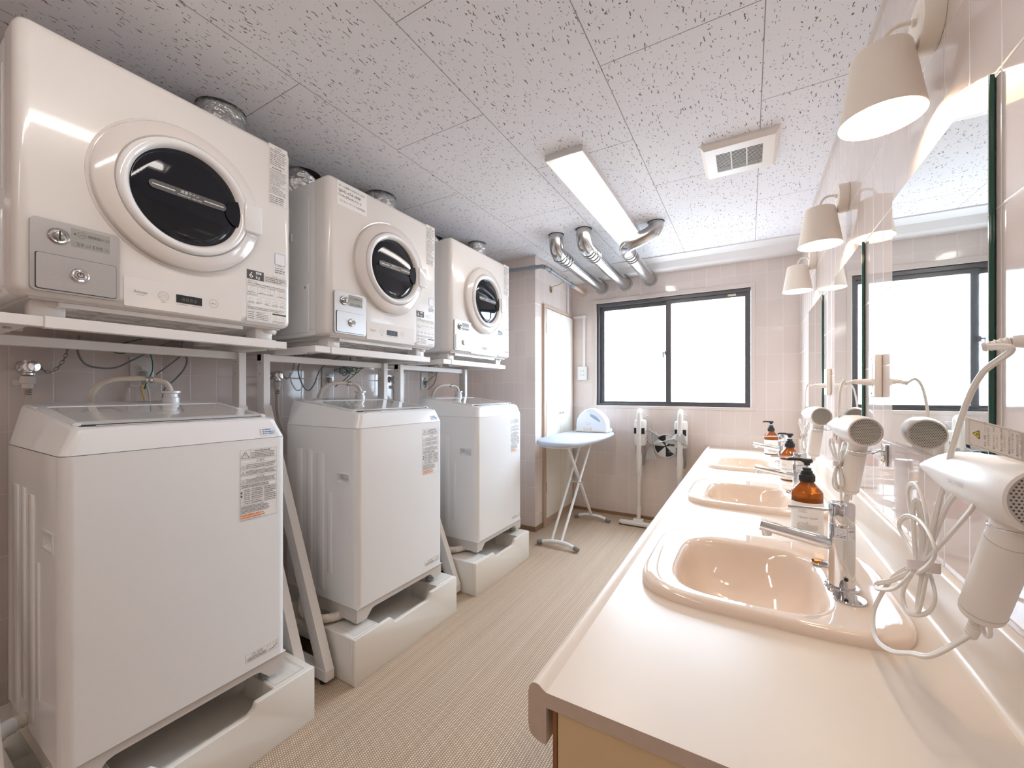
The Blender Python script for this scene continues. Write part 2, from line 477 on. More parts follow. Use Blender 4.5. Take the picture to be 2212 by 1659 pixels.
b.box((XL, PY - .010, CEIL - .010), (PX, PY, CEIL - .0005)); b.box((PX, PY - .01, CEIL - .010), (PX + .010, 3.672, CEIL - .0005)); struct(b, 'trim_3')
# window
win = root('window_1', (0, 0, 0), None, None); win['kind'] = 'structure'
b = MB(M_frame); y0, y1 = YB - .006, YB + .10
for lo, hi in (((-1.352, 2.071), (.048, 2.112)), ((-1.352, 1.036), (.048, 1.064)), ((-1.352, 1.064), (-1.312, 2.071)), ((.016, 1.064), (.048, 2.071))):
    b.box((lo[0], y0, lo[1]), (hi[0], y1, hi[1]), .002, 1)
b.done('casing', win)
b = MB(M_bronze)
def rim(b, x0, z0, x1, z1, y0, y1, l, r, t_, bt):
    b.box((x0, y0, z1 - t_), (x1, y1, z1)); b.box((x0, y0, z0), (x1, y1, z0 + bt)); b.box((x0, y0, z0 + bt), (x0 + l, y1, z1 - t_)); b.box((x1 - r, y0, z0 + bt), (x1, y1, z1 - t_))
rim(b, -1.311, 1.065, .015, 2.070, YB + .012, YB + .085, .022, .022, .030, .018); b.done('frame', win)
b = MB(M_bronze); rim(b, -1.290, 1.082, -.615, 2.042, YB + .052, YB + .072, .043, .048, .040, .022)
o = b.done('sash', win)
b = MB(M_glass); b.box((-1.250, YB + .060, 1.10), (-.660, YB + .064, 2.004)); b.done('pane', o)
b = MB(M_bronze); rim(b, -.662, 1.082, -.006, 2.042, YB + .026, YB + .046, .046, .020, .036, .022)
o = b.done('sash', win)
b = MB(M_glass); b.box((-.618, YB + .034, 1.10), (-.020, YB + .038, 2.008)); b.done('pane', o)
b = MB(M_bronze); b.box((-.668, YB + .010, 1.535), (-.650, YB + .03, 1.575), .003); b.box((-.690, YB + .012, 1.512), (-.678, YB + .024, 1.565), .003); b.box((-.69, YB + .014, 1.55), (-.65, YB + .024, 1.562), .002); b.done('latch', win)
b = MB(M_tag, M_yellow, M_inkg); fr = Fr((-.155, YB + .0255, 2.018), (1, 0, 0), (0, 0, 1)); fr.plate(b, 0, 0, .062, .017, .0006, .0008); b.m(M_yellow); fr.plate(b, .002, .004, .014, .014, .001); b.m(M_inkg); fr.dashes(b, .018, .004, .058, .013, 1, .5); b.done('sticker', win)

# built-in cabinet door pair in the pillar
cb = root('door_1', (PX, 3.25, 0), None, None); cb['kind'] = 'structure'
b = MB(mat('cabinet_jamb', (.50, .36, .27), .5))
b.box((0, 0, .0), (.020, .035, 1.975)); b.box((0, .665, .0), (.02, .690, 1.975)); b.box((0, .035, 1.945), (.02, .665, 1.975)); b.box((0, .035, 0), (.012, .665, .065)); b.box((0, .035, .065), (.004, .665, 1.945)); b.done('frame', cb)
for k, (ya, yb_) in enumerate(((.040, .352), (.357, .660))):
    b = MB(M_doorw); b.box((.004, ya, .07), (.022, yb_, 1.940), .0015, 1); dr = b.done('door_leaf', cb)
    b = MB(M_greyp); kx = .328 if k == 0 else .381
    b.cyl((.022, kx, .998), (.034, kx, .998), .005, n=10).cyl((.034, kx, .998), (.046, kx, .998), .010, .009, n=14); b.done('door_knob', dr)
    if k == 0:
        b = MB(M_silver)
        for hz in (1.72, .30): b.box((.008, .036, hz), (.025, .042, hz + .09), .001, 1)
        b.done('hinge', dr)

# ------------------------------------------------------------------ ceiling things
def tube_light(loc, L, label):
    t = root('ceiling_light', loc, label, 'light', None); W = .098
    b = MB(M_paint)
    def rc(i, z): return [(-W + i, i, z), (W - i, i, z), (W - i, L - i, z), (-W + i, L - i, z)]
    b.rings([rc(0, -.0003), rc(0, -.0300), rc(.006, -.0300), rc(.008, -.0280), rc(.008, -.0040)])
    b.done('housing', t)
    b = MB(mat('lamp_reflector', (.46, .42, .38), .35))
    b.prism([(-W + .010, -.026), (-.050, -.008), (.050, -.008), (W - .010, -.026), (W - .010, -.005), (-W + .010, -.005)], 1, .010, L - .010)
    b.done('reflector', t)
    b = MB(M_tube); b.lathe([(.0, 0), (.028, .004), (.031, .02), (.031, L - .10), (.028, L - .084), (.0, L - .08)], (0.012, .04, -.018), (0, 1, 0), 16, sx=1.35); b.done('tube', t)
    return t
tube_light((-.775, 1.83, CEIL), 1.40, 'long lit tube light on the ceiling in front of the steel pipes')
tube_light((-.775, -.60, CEIL), 1.40, 'lit tube light on the ceiling seen only as a reflection in the nearest dryer door')
tube_light((-.775, -2.55, CEIL), 1.40, 'added unseen fill tube light on the ceiling behind the photographer')  # added lamp out of view, brightens the machine sides facing the camera
t = root('ceiling_vent', (-.040, 2.282, CEIL), 'square white louvred exhaust vent in the ceiling boards', 'vent')
b = MB(M_plas); h = .158
b.rings([[(-h, -h, 0), (h, -h, 0), (h, h, 0), (-h, h, 0)], [(-h, -h, -.012), (h, -h, -.012), (h, h, -.012), (-h, h, -.012)], [(-h + .014, -h + .014, -.030), (h - .014, -h + .014, -.030), (h - .014, h - .014, -.030), (-h + .014, h - .014, -.030)]], True, True, False)
a1, a2 = h - .014, .098
for lo, hi in (((-a1, -a1), (a1, -.088)), ((-a1, .088), (a1, a1)), ((-a1, -.088), (-a2, .088)), ((a2, -.088), (a1, .088))): b.faces([(lo[0], lo[1], -.030), (hi[0], lo[1], -.030), (hi[0], hi[1], -.030), (lo[0], hi[1], -.030)], [(0, 1, 2, 3)])
b.box((-.03, -h - .003, -.014), (.03, -h + .006, -.008), .001, 1); b.done('cover', t)
b = MB(M_dark); b.box((-a2, -.088, -.012), (a2, .088, -.009)); b.done('backing', t)
b = MB(M_plas)
for k in range(15): y = -.080 + k * .160 / 14; b.box((-a2, y - .0017, -.0305), (a2, y + .0017, -.0292))
for x in (-.033, .033): b.box((x - .002, -.088, -.031), (x + .002, .088, -.022))
b.done('louvre', t)

def duct_pipe(name, pts, r, label, hole, group='steel exhaust pipes under the ceiling'):
    t = root(name, hole, label, 'pipe', group); O = V(hole)
    P = [V(p) - O for p in pts]
    b = MB(M_steel); b.tube(P[:-2] + [P[-2]], r * 1.06, 24, 8); b.done('elbow', t)
    b = MB(M_steel); a, c = P[-2], P[-1]; d = (c - a).normalized()
    b.cyl(a - d * .02, c, r, n=28); b.done('pipe', t)
    b = MB(M_steel)
    for k in (.0, .045, .105, .15): b.lathe([(r * 1.03, -.005), (r * 1.12, -.003), (r * 1.12, .003), (r * 1.03, .005)], a + d * (k - .02), d, 28, False, False)
    b.done('clamp_ring', t)
    b = MB(M_greyp); b.lathe([(r * 1.0, -.014), (r * 1.22, -.010), (r * 1.28, 0)], c, d, 28, False, False); b.done('wall_collar', t)
    b = MB(M_dark); b.lathe([(r * 1.15, -.002), (r * 1.18, -.0002)], P[0], (0, 0, 1), 28); b.done('hole_edge', t)
yw = YB - .001
duct_pipe('exhaust_pipe', [(-1.243, 2.80, CEIL), (-1.243, 2.80, 2.33), (-1.245, 2.825, 2.262), (-1.25, 2.90, 2.238), (-1.254, yw, 2.222)], .050, 'bent steel exhaust pipe from ceiling to window wall, nearest the pillar', (-1.243, 2.80, CEIL))
duct_pipe('exhaust_pipe', [(-1.028, 2.80, CEIL), (-1.028, 2.80, 2.33), (-1.027, 2.825, 2.262), (-1.024, 2.90, 2.240), (-1.020, yw, 2.228)], .050, 'middle one of the three bent steel exhaust pipes below the ceiling', (-1.028, 2.80, CEIL))
duct_pipe('exhaust_pipe', [(-.552, 2.93, CEIL), (-.553, 2.93, 2.34), (-.580, 2.925, 2.30), (-.650, 2.925, 2.272), (-.725, 2.93, 2.252), (-.765, 2.975, 2.240), (-.775, 3.06, 2.236), (-.790, yw, 2.240)], .048, 'steel exhaust pipe with a sideways elbow beside the tube light end', (-.552, 2.93, CEIL))

t = root('grey_pvc_pipe', (-1.45, YB - .001, 2.20), 'thin grey drain pipe with beige end passing round the tiled pillar', 'pipe'); O = V((-1.45, YB - .001, 2.20))
b = MB(M_pvc); b.tube([V(p) - O for p in [(-2.33, 3.045, 2.262), (-1.53, 3.045, 2.236), (-1.49, 3.05, 2.233), (-1.462, 3.075, 2.230), (-1.455, 3.12, 2.228), (-1.450, 3.66, 2.208)]], .0165, 16, 4)
b.cyl(V((-1.60, 3.045, 2.238)) - O, V((-1.535, 3.045, 2.236)) - O, .0205); b.cyl(V((-1.454, 3.14, 2.227)) - O, V((-1.453, 3.20, 2.225)) - O, .0205); b.cyl(V((-1.45, 3.60, 2.210)) - O, V((-1.45, 3.67, 2.208)) - O, .021); b.done('pipe', t)
b = MB(M_pvcb); b.cyl(V((-1.45, 3.665, 2.208)) - O, (0, 0, 0), .0165); b.lathe([(.040, -.012), (.042, -.004), (.034, 0)][::1], (0, 0, 0), (0, 1, 0), 24); b.done('beige_pipe_end', t)
b = MB(M_brass); b.tube([V(p) - O for p in [(-1.575, 3.42, 2.14), (-1.545, 3.42, 2.16), (-1.50, 3.44, 2.175), (-1.455, 3.45, 2.195)]], .004, 8); b.lathe([(.018, -.008), (.018, .008)], V((-1.452, 3.45, 2.216)) - O, (0, 1, -.03), 16); b.box(V((-1.5745, 3.405, 2.11)) - O, V((-1.565, 3.435, 2.16)) - O); b.done('pipe_hanger', t)
t = root('cable_trunking', (-1.436, YB - .001, 1.46), 'white cable trunking running down the corner to the double outlet', 'cable duct'); O = t.location.copy()
b = MB(M_white)
for lo, hi in (((PX, 3.800, 1.955), (PX + .016, 3.825, 2.355)), ((PX, 3.800, 1.945), (PX + .016, YB, 1.972)), ((PX, YB - .017, 1.940), (-1.436, YB - .001, 1.967)), ((-1.452, YB - .017, 1.45), (-1.424, YB - .001, 1.967))):
    b.box(V(lo) - O, V(hi) - O, .002, 1)
b.done('trunking', t)
b = MB(M_white); b.box(V((-1.459, YB - .019, 1.93)) - O, V((-1.418, YB - .001, 1.972)) - O, .003, 1); b.done('corner_cover', t)
t = root('wall_outlet', (-1.450, YB - .001, 1.385), 'white surface-mounted double power outlet left of the window', 'outlet')
b = MB(M_white); b.box((-.052, -.030, -.070), (.044, 0, .065), .004); b.done('cover_plate', t)
for z in (.022, -.020):
    for x in (-.012, .010): b = MB(M_dark); b.box((x - .0015, -.0306, z - .006), (x + .0015, -.0295, z + .006)); b.done('socket_slot', t)

# round shutter vent low on the window wall
t = root('round_vent', (-.655, YB - .001, .700), 'round black and white shutter vent low on wall behind vacuum cord', 'vent')
b = MB(M_white); b.lathe([(.112, 0), (.112, -.010), (.104, -.018), (.100, -.012), (.098, -.006), (0, -.006)], (0, 0, 0), (0, 1, 0), 40, True, False); b.done('rim', t)
fr = Fr((0, -.008, 0), (1, 0, 0), (0, 0, 1))
b = MB(M_blk); fr.disc(b, 0, 0, .097, .001, 40); b.done('backing', t)
b = MB(M_white)
for a0 in (28, 118, 208, 298):
    pts = [(0, 0)] + [(.097 * math.cos(math.radians(a0 + 17 + q * 9)), .097 * math.sin(math.radians(a0 + 17 + q * 9))) for q in range(6)]
    b.rings([[fr.p(x, y, .002) for x, y in pts], [fr.p(x, y, .006) for x, y in pts]])
for k in range(7): fr.line(b, .025 + k * .001, -.05 + k * .018, .085, -.05 + k * .018, .004, .0045)
b.done('shutter_blade', t)
b = MB(M_blk); b.lathe([(.009, 0), (.009, -.008), (0, -.011)], (0, -.012, 0), (0, 1, 0), 14); b.done('knob', t)

# ------------------------------------------------------------------ gas dryers on racks
def dryer(y0, label, n):
    W, H, D = .727, .722, .620
    t = root('clothes_dryer', (-1.61, y0, 1.404), label, 'dryer', 'coin dryers on the wall racks')
    z0 = .049; F = Fr((0, -.013, z0), (0, 1, 0), (0, 0, 1))     # front plane: y to the right, z up
    b = MB(M_cream)
    b.box((-.095, 0, z0), (0, W, z0 + H), .028, 6, edges=lambda a, c: not (a.x < -.09 and c.x < -.09) and not (abs(a.x - c.x) > .05 and False))
    o = b.done('front_cover', t, 50)
    b = MB(M_white, M_greyp)
    b.box((-D, .004, z0 + .004), (-.093, W - .004, z0 + H - .012), .008, 2)
    # pressed side panels: ribs, grip slot, service hatch with screw
    for sy, s in ((.004, -1), (W - .004, 1)):
        b.box((-.150, sy - .0015, z0 + .30), (-.146, sy + .0015, z0 + H - .08), .001, 1)
        b.box((-.30, sy - .0015, z0 + .26), (-.295, sy + .0015, z0 + H - .10), .001, 1)
        b.box((-.235, sy - .002, z0 + .03), (-.085 - .01, sy + .002, z0 + .032), .0005, 1)
        b.box((-.42, sy - .004, z0 + .02), (-.145, sy + .004, z0 + .245), .004, 2)
    b.done('casing', t)
    b = MB(M_greyp); b.cyl((-.165, .001, z0 + .228), (-.165, -.003, z0 + .228), .006, n=12); b.done('hatch_screw', t)
    b = MB(M_white, M_skirt); b.box((-.44, -.002, z0 + .46), (-.27, .006, z0 + .50), .003, 1); b.m(M_skirt); b.box((-.43, -.003, z0 + .465), (-.28, .0, z0 + .485), .001, 1); b.done('side_grip', t)
    # base tray and lint filter underneath
    b = MB(M_skirt); b.box((-.60, .03, z0 - .006), (-.03, W - .03, z0 + .01)); b.done('underside', t)
    b = MB(M_cream)
    x0, x1, ya, yb = -.46, -.035, .085, .56
    for lo, hi in (((x0, ya), (x0 + .018, yb)), ((x1 - .018, ya), (x1, yb)), ((x0 + .019, ya), (x1 - .019, ya + .018)), ((x0 + .019, yb - .018), (x1 - .019, yb))): b.box((lo[0], lo[1], z0 - .020), (hi[0], hi[1], z0 - .005), .002, 1)
    for k in range(1, 4): y = ya + (yb - ya) * k / 4; b.box((x0 + .019, y - .006, z0 - .016), (x1 - .019, y + .006, z0 - .0075))
    for k in range(1, 4): x = x0 + (x1 - x0) * k / 4; b.box((x - .006, ya + .019, z0 - .0155), (x + .006, yb - .019, z0 - .0078))
    fl = b.done('filter_frame', t)
    b = MB(M_skirt); b.box((x0 + .01, ya + .01, z0 - .009), (x1 - .01, yb - .01, z0 - .006)); b.done('filter_mesh', fl)
    for fx in (-.095, -.55):
        for fy in (.075, W - .075):
            b = MB(M_cream); b.box((fx - .035, fy - .035, .0), (fx + .035, fy + .030, z0 + .002), .004); b.lathe([(.0, z0 - .022), (.040, z0 - .020), (.044, z0 - .012), (.044, z0)], (fx, fy + .018, 0), (0, 0, 1), 24); b.done('foot', t)
    # door
    cy, cz = W / 2, z0 + .376
    def lat(b, prof, n=72): b.lathe([(r, h) for r, h in prof], (0, cy, cz), (1, 0, 0), n, False, False)
    b = MB(M_ring); lat(b, [(.237, -.001), (.2355, .003), (.230, .0025), (.2285, -.003), (.2265, -.002), (.2265, .0185), (.2235, .0225), (.184, .0320), (.1815, .0300), (.180, .024), (.17, .024)])
    dr = b.done('door', t, 40)
    b = MB(M_bezel); lat(b, [(.1795, .024), (.1785, .036), (.174, .043), (.166, .0455), (.157, .042), (.1515, .034), (.148, .026)]); b.done('bezel', dr, 60)
    b = MB(M_black); b.lathe([(.152, .024), (.150, .027), (.12, .030), (.08, .033), (.04, .0345), (.0, .035)], (0, cy, cz), (1, 0, 0), 72, True, False); g = b.done('glass', dr, 60)
    Fd = Fr((.035, cy, cz + .008), (0, 1, 0), (0, 0, 1))
    b = MB(M_smoke, M_labelw); Fd.plate(b, -.106, -.013, .106, .013, .0006, .0012, .0128); b.m(M_labelw)
    Fd.line(b, -.098, 0, -.040, 0, .0028, .0010); Fd.line(b, .040, 0, .098, 0, .0028, .0010)
    Fd.text(b, '適量ライン', 0, .001, .0105, 'CENTER', .0010); Fd.text(b, 'maximum capacity', 0, -.0085, .0088, 'CENTER', .0010); b.done('fill_line_strip', g)
    b = MB(M_bezel); b.box((.006, cy + .160, cz - .052), (.052, cy + .222, cz + .052), .006, 3); h = b.done('door_handle', dr)
    b = MB(M_black); b.lathe([(.046, .0), (.0, .001)], (.0345, cy + .150, cz), (1, 0, 0), 24, True, True); b.done('handle_recess', dr)
    # coin box
    b = MB(M_silver); F.plate(b, .038, .012, .212, .203, .010, .012, .012); cbx = b.done('coin_box', t)
    b = MB(M_silver, M_dark); b.m(M_dark); F.plate(b, .0465, .0165, .2045, .1125, .0104, None, .006); b.m(M_silver); F.plate(b, .048, .018, .203, .111, .0135, .003, .006); b.done('coin_door', cbx)
    b = MB(M_dsteel, M_dark); o_ = F.p(.089, .163, .010); b.lathe([(.021, 0), (.021, .003), (.018, .006), (.014, .005), (.009, .011), (.0, .013)], o_, (1, 0, 0), 28); b.m(M_dark); F.line(b, .089, .151, .089, .175, .0030, .0235); b.done('coin_slot', cbx)
    b = MB(M_chrome, M_dark); b.lathe([(.019, 0), (.019, .004), (.016, .007), (.013, .006), (.010, .009), (.0, .009)], F.p(.128, .066, .0135), (1, 0, 0), 28); b.m(M_dark); F.circ(b, .128, .066, .0065, .0015, .0232, 16); F.line(b, .128, .066, .128, .073, .0015, .0232); b.done('lock', cbx)
    b = MB(M_lcd, M_ink); F.plate(b, .112, .143, .190, .194, .0106); b.m(M_silver); F.line(b, .112, .162, .190, .162, .001, .011); b.m(M_ink)
    F.tri(b, .1185, .179, .0001, .0112); b.faces([F.p(.116, .179, .0112), F.p(.121, .176, .0112), F.p(.121, .182, .0112)], [(0, 1, 2)])
    F.circ(b, .133, .179, .0085, .0007, .0112); F.text(b, '100', .133, .1765, .0075, 'CENTER', .0112); F.text(b, '硬貨投入口', .145, .1758, .0090, 'LEFT', .0112)
    F.text(b, '20', .122, .148, .0135, 'LEFT', .0112, 1.15); F.text(b, '分', .1405, .148, .006, 'LEFT', .0112); F.text(b, '/', .1475, .148, .012, 'LEFT', .0112); F.text(b, '100', .153, .148, .0135, 'LEFT', .0112, 1.1); F.text(b, '円', .181, .148, .006, 'LEFT', .0112); b.done('price_plate', cbx)
    # control panel
    b = MB(M_cream, M_inkg); F.plate(b, .224, .004, .548, .092, .0010, .003, .004); pn = b.done('control_panel', t)
    b = MB(M_inkg); F.text(b, 'Rinnai', .246, .047, .0125, 'LEFT', .0020, 1.05); F.dashes(b, .252, .040, .272, .044, 1, .4, 3)
    F.circ(b, .319, .050, .0135, .0009, .0020); F.text(b, 'ドラム', .319, .051, .0062, 'CENTER', .0020); F.text(b, 'クリーン', .319, .044, .0060, 'CENTER', .0020); F.frame(b, .313, .029, .325, .033, .0005, .0020); F.dashes(b, .314, .0295, .324, .0325, 1, .5, 4)
    F.circ(b, .459, .052, .0135, .0009, .0020); F.dashes(b, .452, .049, .468, .054, 1, .6, 5); F.dashes(b, .353, .030, .385, .0335, 1, .5, 6); F.dashes(b, .396, .030, .424, .0335, 1, .5, 8); b.done('panel_print', pn)
    b = MB(M_blk if n < 2 else M_lcd, M_smoke); F.plate(b, .352, .037, .424, .063, .0022, .001); b.m(M_smoke if n < 2 else M_inkg); F.text(b, '8888', .388, .042, .020, 'CENTER', .0026, 1.1); b.done('display', pn)
    # printed labels
    b = MB(M_label, M_inkg); x0, x1, ya, yb = .648, .722, .478, .714; F.plate(b, x0, ya, x1, yb); b.m(M_inkg); F.frame(b, x0 + .002, ya + .003, x1 - .002, yb - .002, .0006)
    F.warn(b, .675, .703, .007); F.text(b, '警告', .681, .700, .0085); F.dashes(b, x0 + .004, .684, x1 - .004, .697, 2, .62, 11); F.dashes(b, x0 + .004, .632, x1 - .004, .682, 7, .55, 12)
    F.line(b, x0, .628, x1, .628, .0006); F.dashes(b, x0 + .012, .618, x1 - .02, .626, 1, .6, 9); F.dashes(b, x0 + .004, .555, x1 - .004, .616, 12, .5, 14); F.line(b, x0, .552, x1, .552, .0006)
    F.dashes(b, x0 + .004, .520, x1 - .004, .550, 5, .5, 15); F.dashes(b, x0 + .004, .484, x1 - .012, .515, 4, .6, 16)
    b.done('warning_label', t)
    b = MB(M_label, M_ink, M_labelw); x0, x1 = .568, .718; F.plate(b, x0, .012, x1, .166); b.m(M_ink); F.plate(b, x0, .168, .629, .202, .0006)
    b.m(M_labelw); F.text(b, '6', x0 + .006, .172, .034, 'LEFT', .0010, 1.05); F.text(b, 'kg', x0 + .031, .173, .018, 'LEFT', .0010); F.plate(b, x0 + .032, .190, x0 + .052, .198, .0010); b.m(M_ink); F.text(b, '乾燥', x0 + .042, .191, .0065, 'CENTER', .0012)
    b.m(M_inkg); F.warn(b, .664, .196, .005); F.text(b, '注意', .668, .1935, .0055); F.frame(b, .632, .170, x1, .192, .0005); F.dashes(b, .635, .171, x1 - .004, .191, 3, .62, 17)
    F.text(b, '【操作方法】', x0, .158, .0065); F.dashes(b, x0 + .002, .150, x1 - .002, .156, 1, .6, 18); F.frame(b, x0 + .001, .117, x1 - .001, .148, .0005)
    for k in range(4):
        xx = x0 + .019 + k * .037; F.line(b, x0 + .038 + k * .0375, .117, x0 + .038 + k * .0375, .148, .0005) if k < 3 else None
        (F.circ(b, xx, .133, .007, .0006, .0012, 12) if k < 2 else F.frame(b, xx - .009, .126, xx + .009, .140, .0006)); F.dashes(b, xx - .015, .118, xx + .015, .123, 1, .5, 20 + k); F.dashes(b, xx - .015, .142, xx + .015, .147, 1, .5, 40 + k)
    F.text(b, '乾燥時間目安', x0, .109, .0065); F.line(b, x0, .107, x1, .107, .0005)
    for k in range(5): xx = x0 + .015 + k * .030; F.circ(b, xx, .093, .0065, .0006, .0012, 8, 1.2); F.dashes(b, xx - .012, .078, xx + .012, .085, 2, .55, 50 + k)
    F.text(b, '表示', x0, .069, .0065); F.line(b, x0, .067, x1, .067, .0005); F.dashes(b, x0 + .002, .055, x1 - .004, .066, 2, .55, 60); F.frame(b, x0 + .001, .016, x0 + .086, .050, .0005); F.line(b, x0 + .030, .016, x0 + .030, .050, .0005)
    F.dashes(b, x0 + .004, .018, x0 + .027, .049, 4, .5, 61); F.dashes(b, x0 + .033, .018, x0 + .083, .049, 5, .5, 62); b.m(M_ink); F.plate(b, x0 + .094, .046, x1 - .002, .052, .0006); b.m(M_inkg)
    F.circ(b, x0 + .104, .033, .007, .0006, .0012, 10, .9); F.circ(b, x0 + .137, .033, .007, .0006, .0012, 10, .9); F.text(b, '+', x0 + .118, .030, .008); F.dashes(b, x0 + .094, .014, x1 - .004, .024, 2, .5, 63)
    b.done('instruction_label', t)
    b = MB(M_blue, M_labelw, M_inkg); F.plate(b, .671, .246, .712, .292, .0006, .0008, .005); b.m(M_labelw); F.plate(b, .6725, .2475, .7105, .2905, .0009, None, .004); F.plate(b, .667, .210, .714, .238, .0006, .0008)
    b.m(M_inkg); F.dashes(b, .681, .2395, .703, .2435, 1, .6, 70); F.dashes(b, .671, .229, .710, .236, 1, .6, 71); F.dashes(b, .671, .212, .712, .228, 2, .7, 72); b.done('rental_sticker', t)
    if n == 1:
        b = MB(M_label, M_ink); F.plate(b, .058, .598, .225, .706, .0006, .0008); b.m(M_ink)
        F.text(b, '万一の故障やお気付きの点は', .140, .683, .0112, 'CENTER', .001); F.text(b, '☎', .064, .659, .015, 'LEFT', .001); F.text(b, '042-654-0888', .080, .659, .0195, 'LEFT', .001, .98)
        F.frame(b, .064, .640, .077, .649, .0008, .001); F.line(b, .064, .649, .0705, .644, .0008, .001); F.line(b, .0705, .644, .077, .649, .0008, .001)
        F.text(b, 'info@family-cl.co.jp', .080, .640, .0158, 'LEFT', .001, .90); F.text(b, 'ファミリーサービス株式会社', .142, .615, .0112, 'CENTER', .001); b.done('contact_sticker', t)
    return t

def foil(pts, r, label):
    t = root('foil_duct', pts[0], label, 'duct'); O = V(pts[0]); R = random.Random(int(pts[0][1] * 1000))
    P = smooth_path([V(p) - O for p in pts], 6) if len(pts) > 2 else [V((0, 0, 0)).lerp(V(pts[1]) - O, k / 8) for k in range(9)]
    rs = []; n = 40
    for i, p in enumerate(P):
        d = (P[min(i + 1, len(P) - 1)] - P[max(i - 1, 0)]).normalized(); a = V((0, 1, 0)); a = (a - d * a.dot(d)).normalized(); c = d.cross(a)
        rs.append([p + (a * math.cos(q) + c * math.sin(q)) * r * (1 + R.uniform(-.022, .022)) for q in (2 * PI * k / n for k in range(n))])
    b = MB(M_foil); b.rings(rs); b.done('foil_sleeve', t, 180)
    b = MB(M_dark); b.lathe([(r * 1.02, -.0012), (r * 1.02, -.0002)], P[-1], (0, 0, 1), 32); b.done('hole_edge', t)

def rack(y0, label, yl, yr):
    t = root('dryer_rack', (-1.64, y0, 0), label, 'rack', 'white steel racks carrying the dryers')
    T = 1.404; Wd = .745
    b = MB(M_rack); b.box((-.030, .078, T - .032), (.002, Wd - .045, T), .0015, 1); b.done('front_rail', t)
    for k, ya in enumerate((0, Wd - .055)):
        b = MB(M_rack)
        b.box((-.66, ya, T - .030), (-.032 if k == 0 else 0, ya + .055, T - .002), .0015, 1)
        if k == 0: b.box((-.032, ya, T - .030), (0, .078, T - .002), .0015, 1)
        b.done('shelf_arm', t)
        b = MB(M_greyp); b.cyl((-.08, ya + .027, T - .030), (-.08, ya + .027, T - .035), .008, n=12); b.done('bolt', t)
    b = MB(M_rack); b.box((-.345, yl, T - .062), (-.310, yr + .03, T - .031), .0015, 1); b.done('back_beam', t)
    b = MB(M_rack); b.box((-.66, .057, T - .030), (-.62, Wd - .057, T - .002), .0015, 1); b.done('back_beam', t)
    for ya in (yl, yr):
        b = MB(M_rack)
        b.box((-.347, ya, .068), (-.290, ya + .030, T - .031), .0015, 1)
        pst = b.done('post', t)
        for z in (.95, 1.0, 1.05, 1.28, 1.33): b = MB(M_greyp); b.cyl((-.320, ya + .0005, z), (-.320, ya - .0008, z), .004, n=8); b.done('post_hole', pst)
        b = MB(M_rack); b.box((-.60, ya - .004, .022), (.165, ya + .036, .066), .0015, 1); ft = b.done('foot_bar', t)
        for gx in (.125, -.56): b = MB(M_blk); b.cyl((gx, ya + .015, 0), (gx, ya + .015, .023), .014, n=16); b.done('glide', ft)
        b = MB(M_rack); b.prism([(.162, .066), (.100, .066), (-.289, .995), (-.289, 1.135)], 1, ya - .002, ya + .034); b.done('brace', t)
    return t

# ------------------------------------------------------------------ washing machines on raised stands
def side_with_grip(b, y, s, x0, x1, z0, z1, hx0, hx1, hz0, hz1, dep=.028):
    """side sheet at y facing s with a pressed-in grip pocket"""
    xs, zs = (x0, hx0, hx1, x1), (z0, hz0, hz1, z1)
    vs = [(x, y, z) for z in zs for x in xs]; fs = []
    for k in range(3):
        for i in range(3):
            if k == 1 and i == 1: continue
            q = (k * 4 + i, k * 4 + i + 1, k * 4 + i + 5, k * 4 + i + 4); fs.append(q if s < 0 else q[::-1])
    b.faces(vs, fs)
    yi = y - s * dep
    b.faces([(hx0, y, hz0), (hx1, y, hz0), (hx1, y, hz1), (hx0, y, hz1), (hx0 + .008, yi, hz0 + .012), (hx1 - .008, yi, hz0 + .012), (hx1 - .004, yi, hz1), (hx0 + .004, yi, hz1)],
            [(0, 4, 5, 1), (1, 5, 6, 2), (2, 6, 7, 3), (3, 7, 4, 0), (4, 7, 6, 5)])

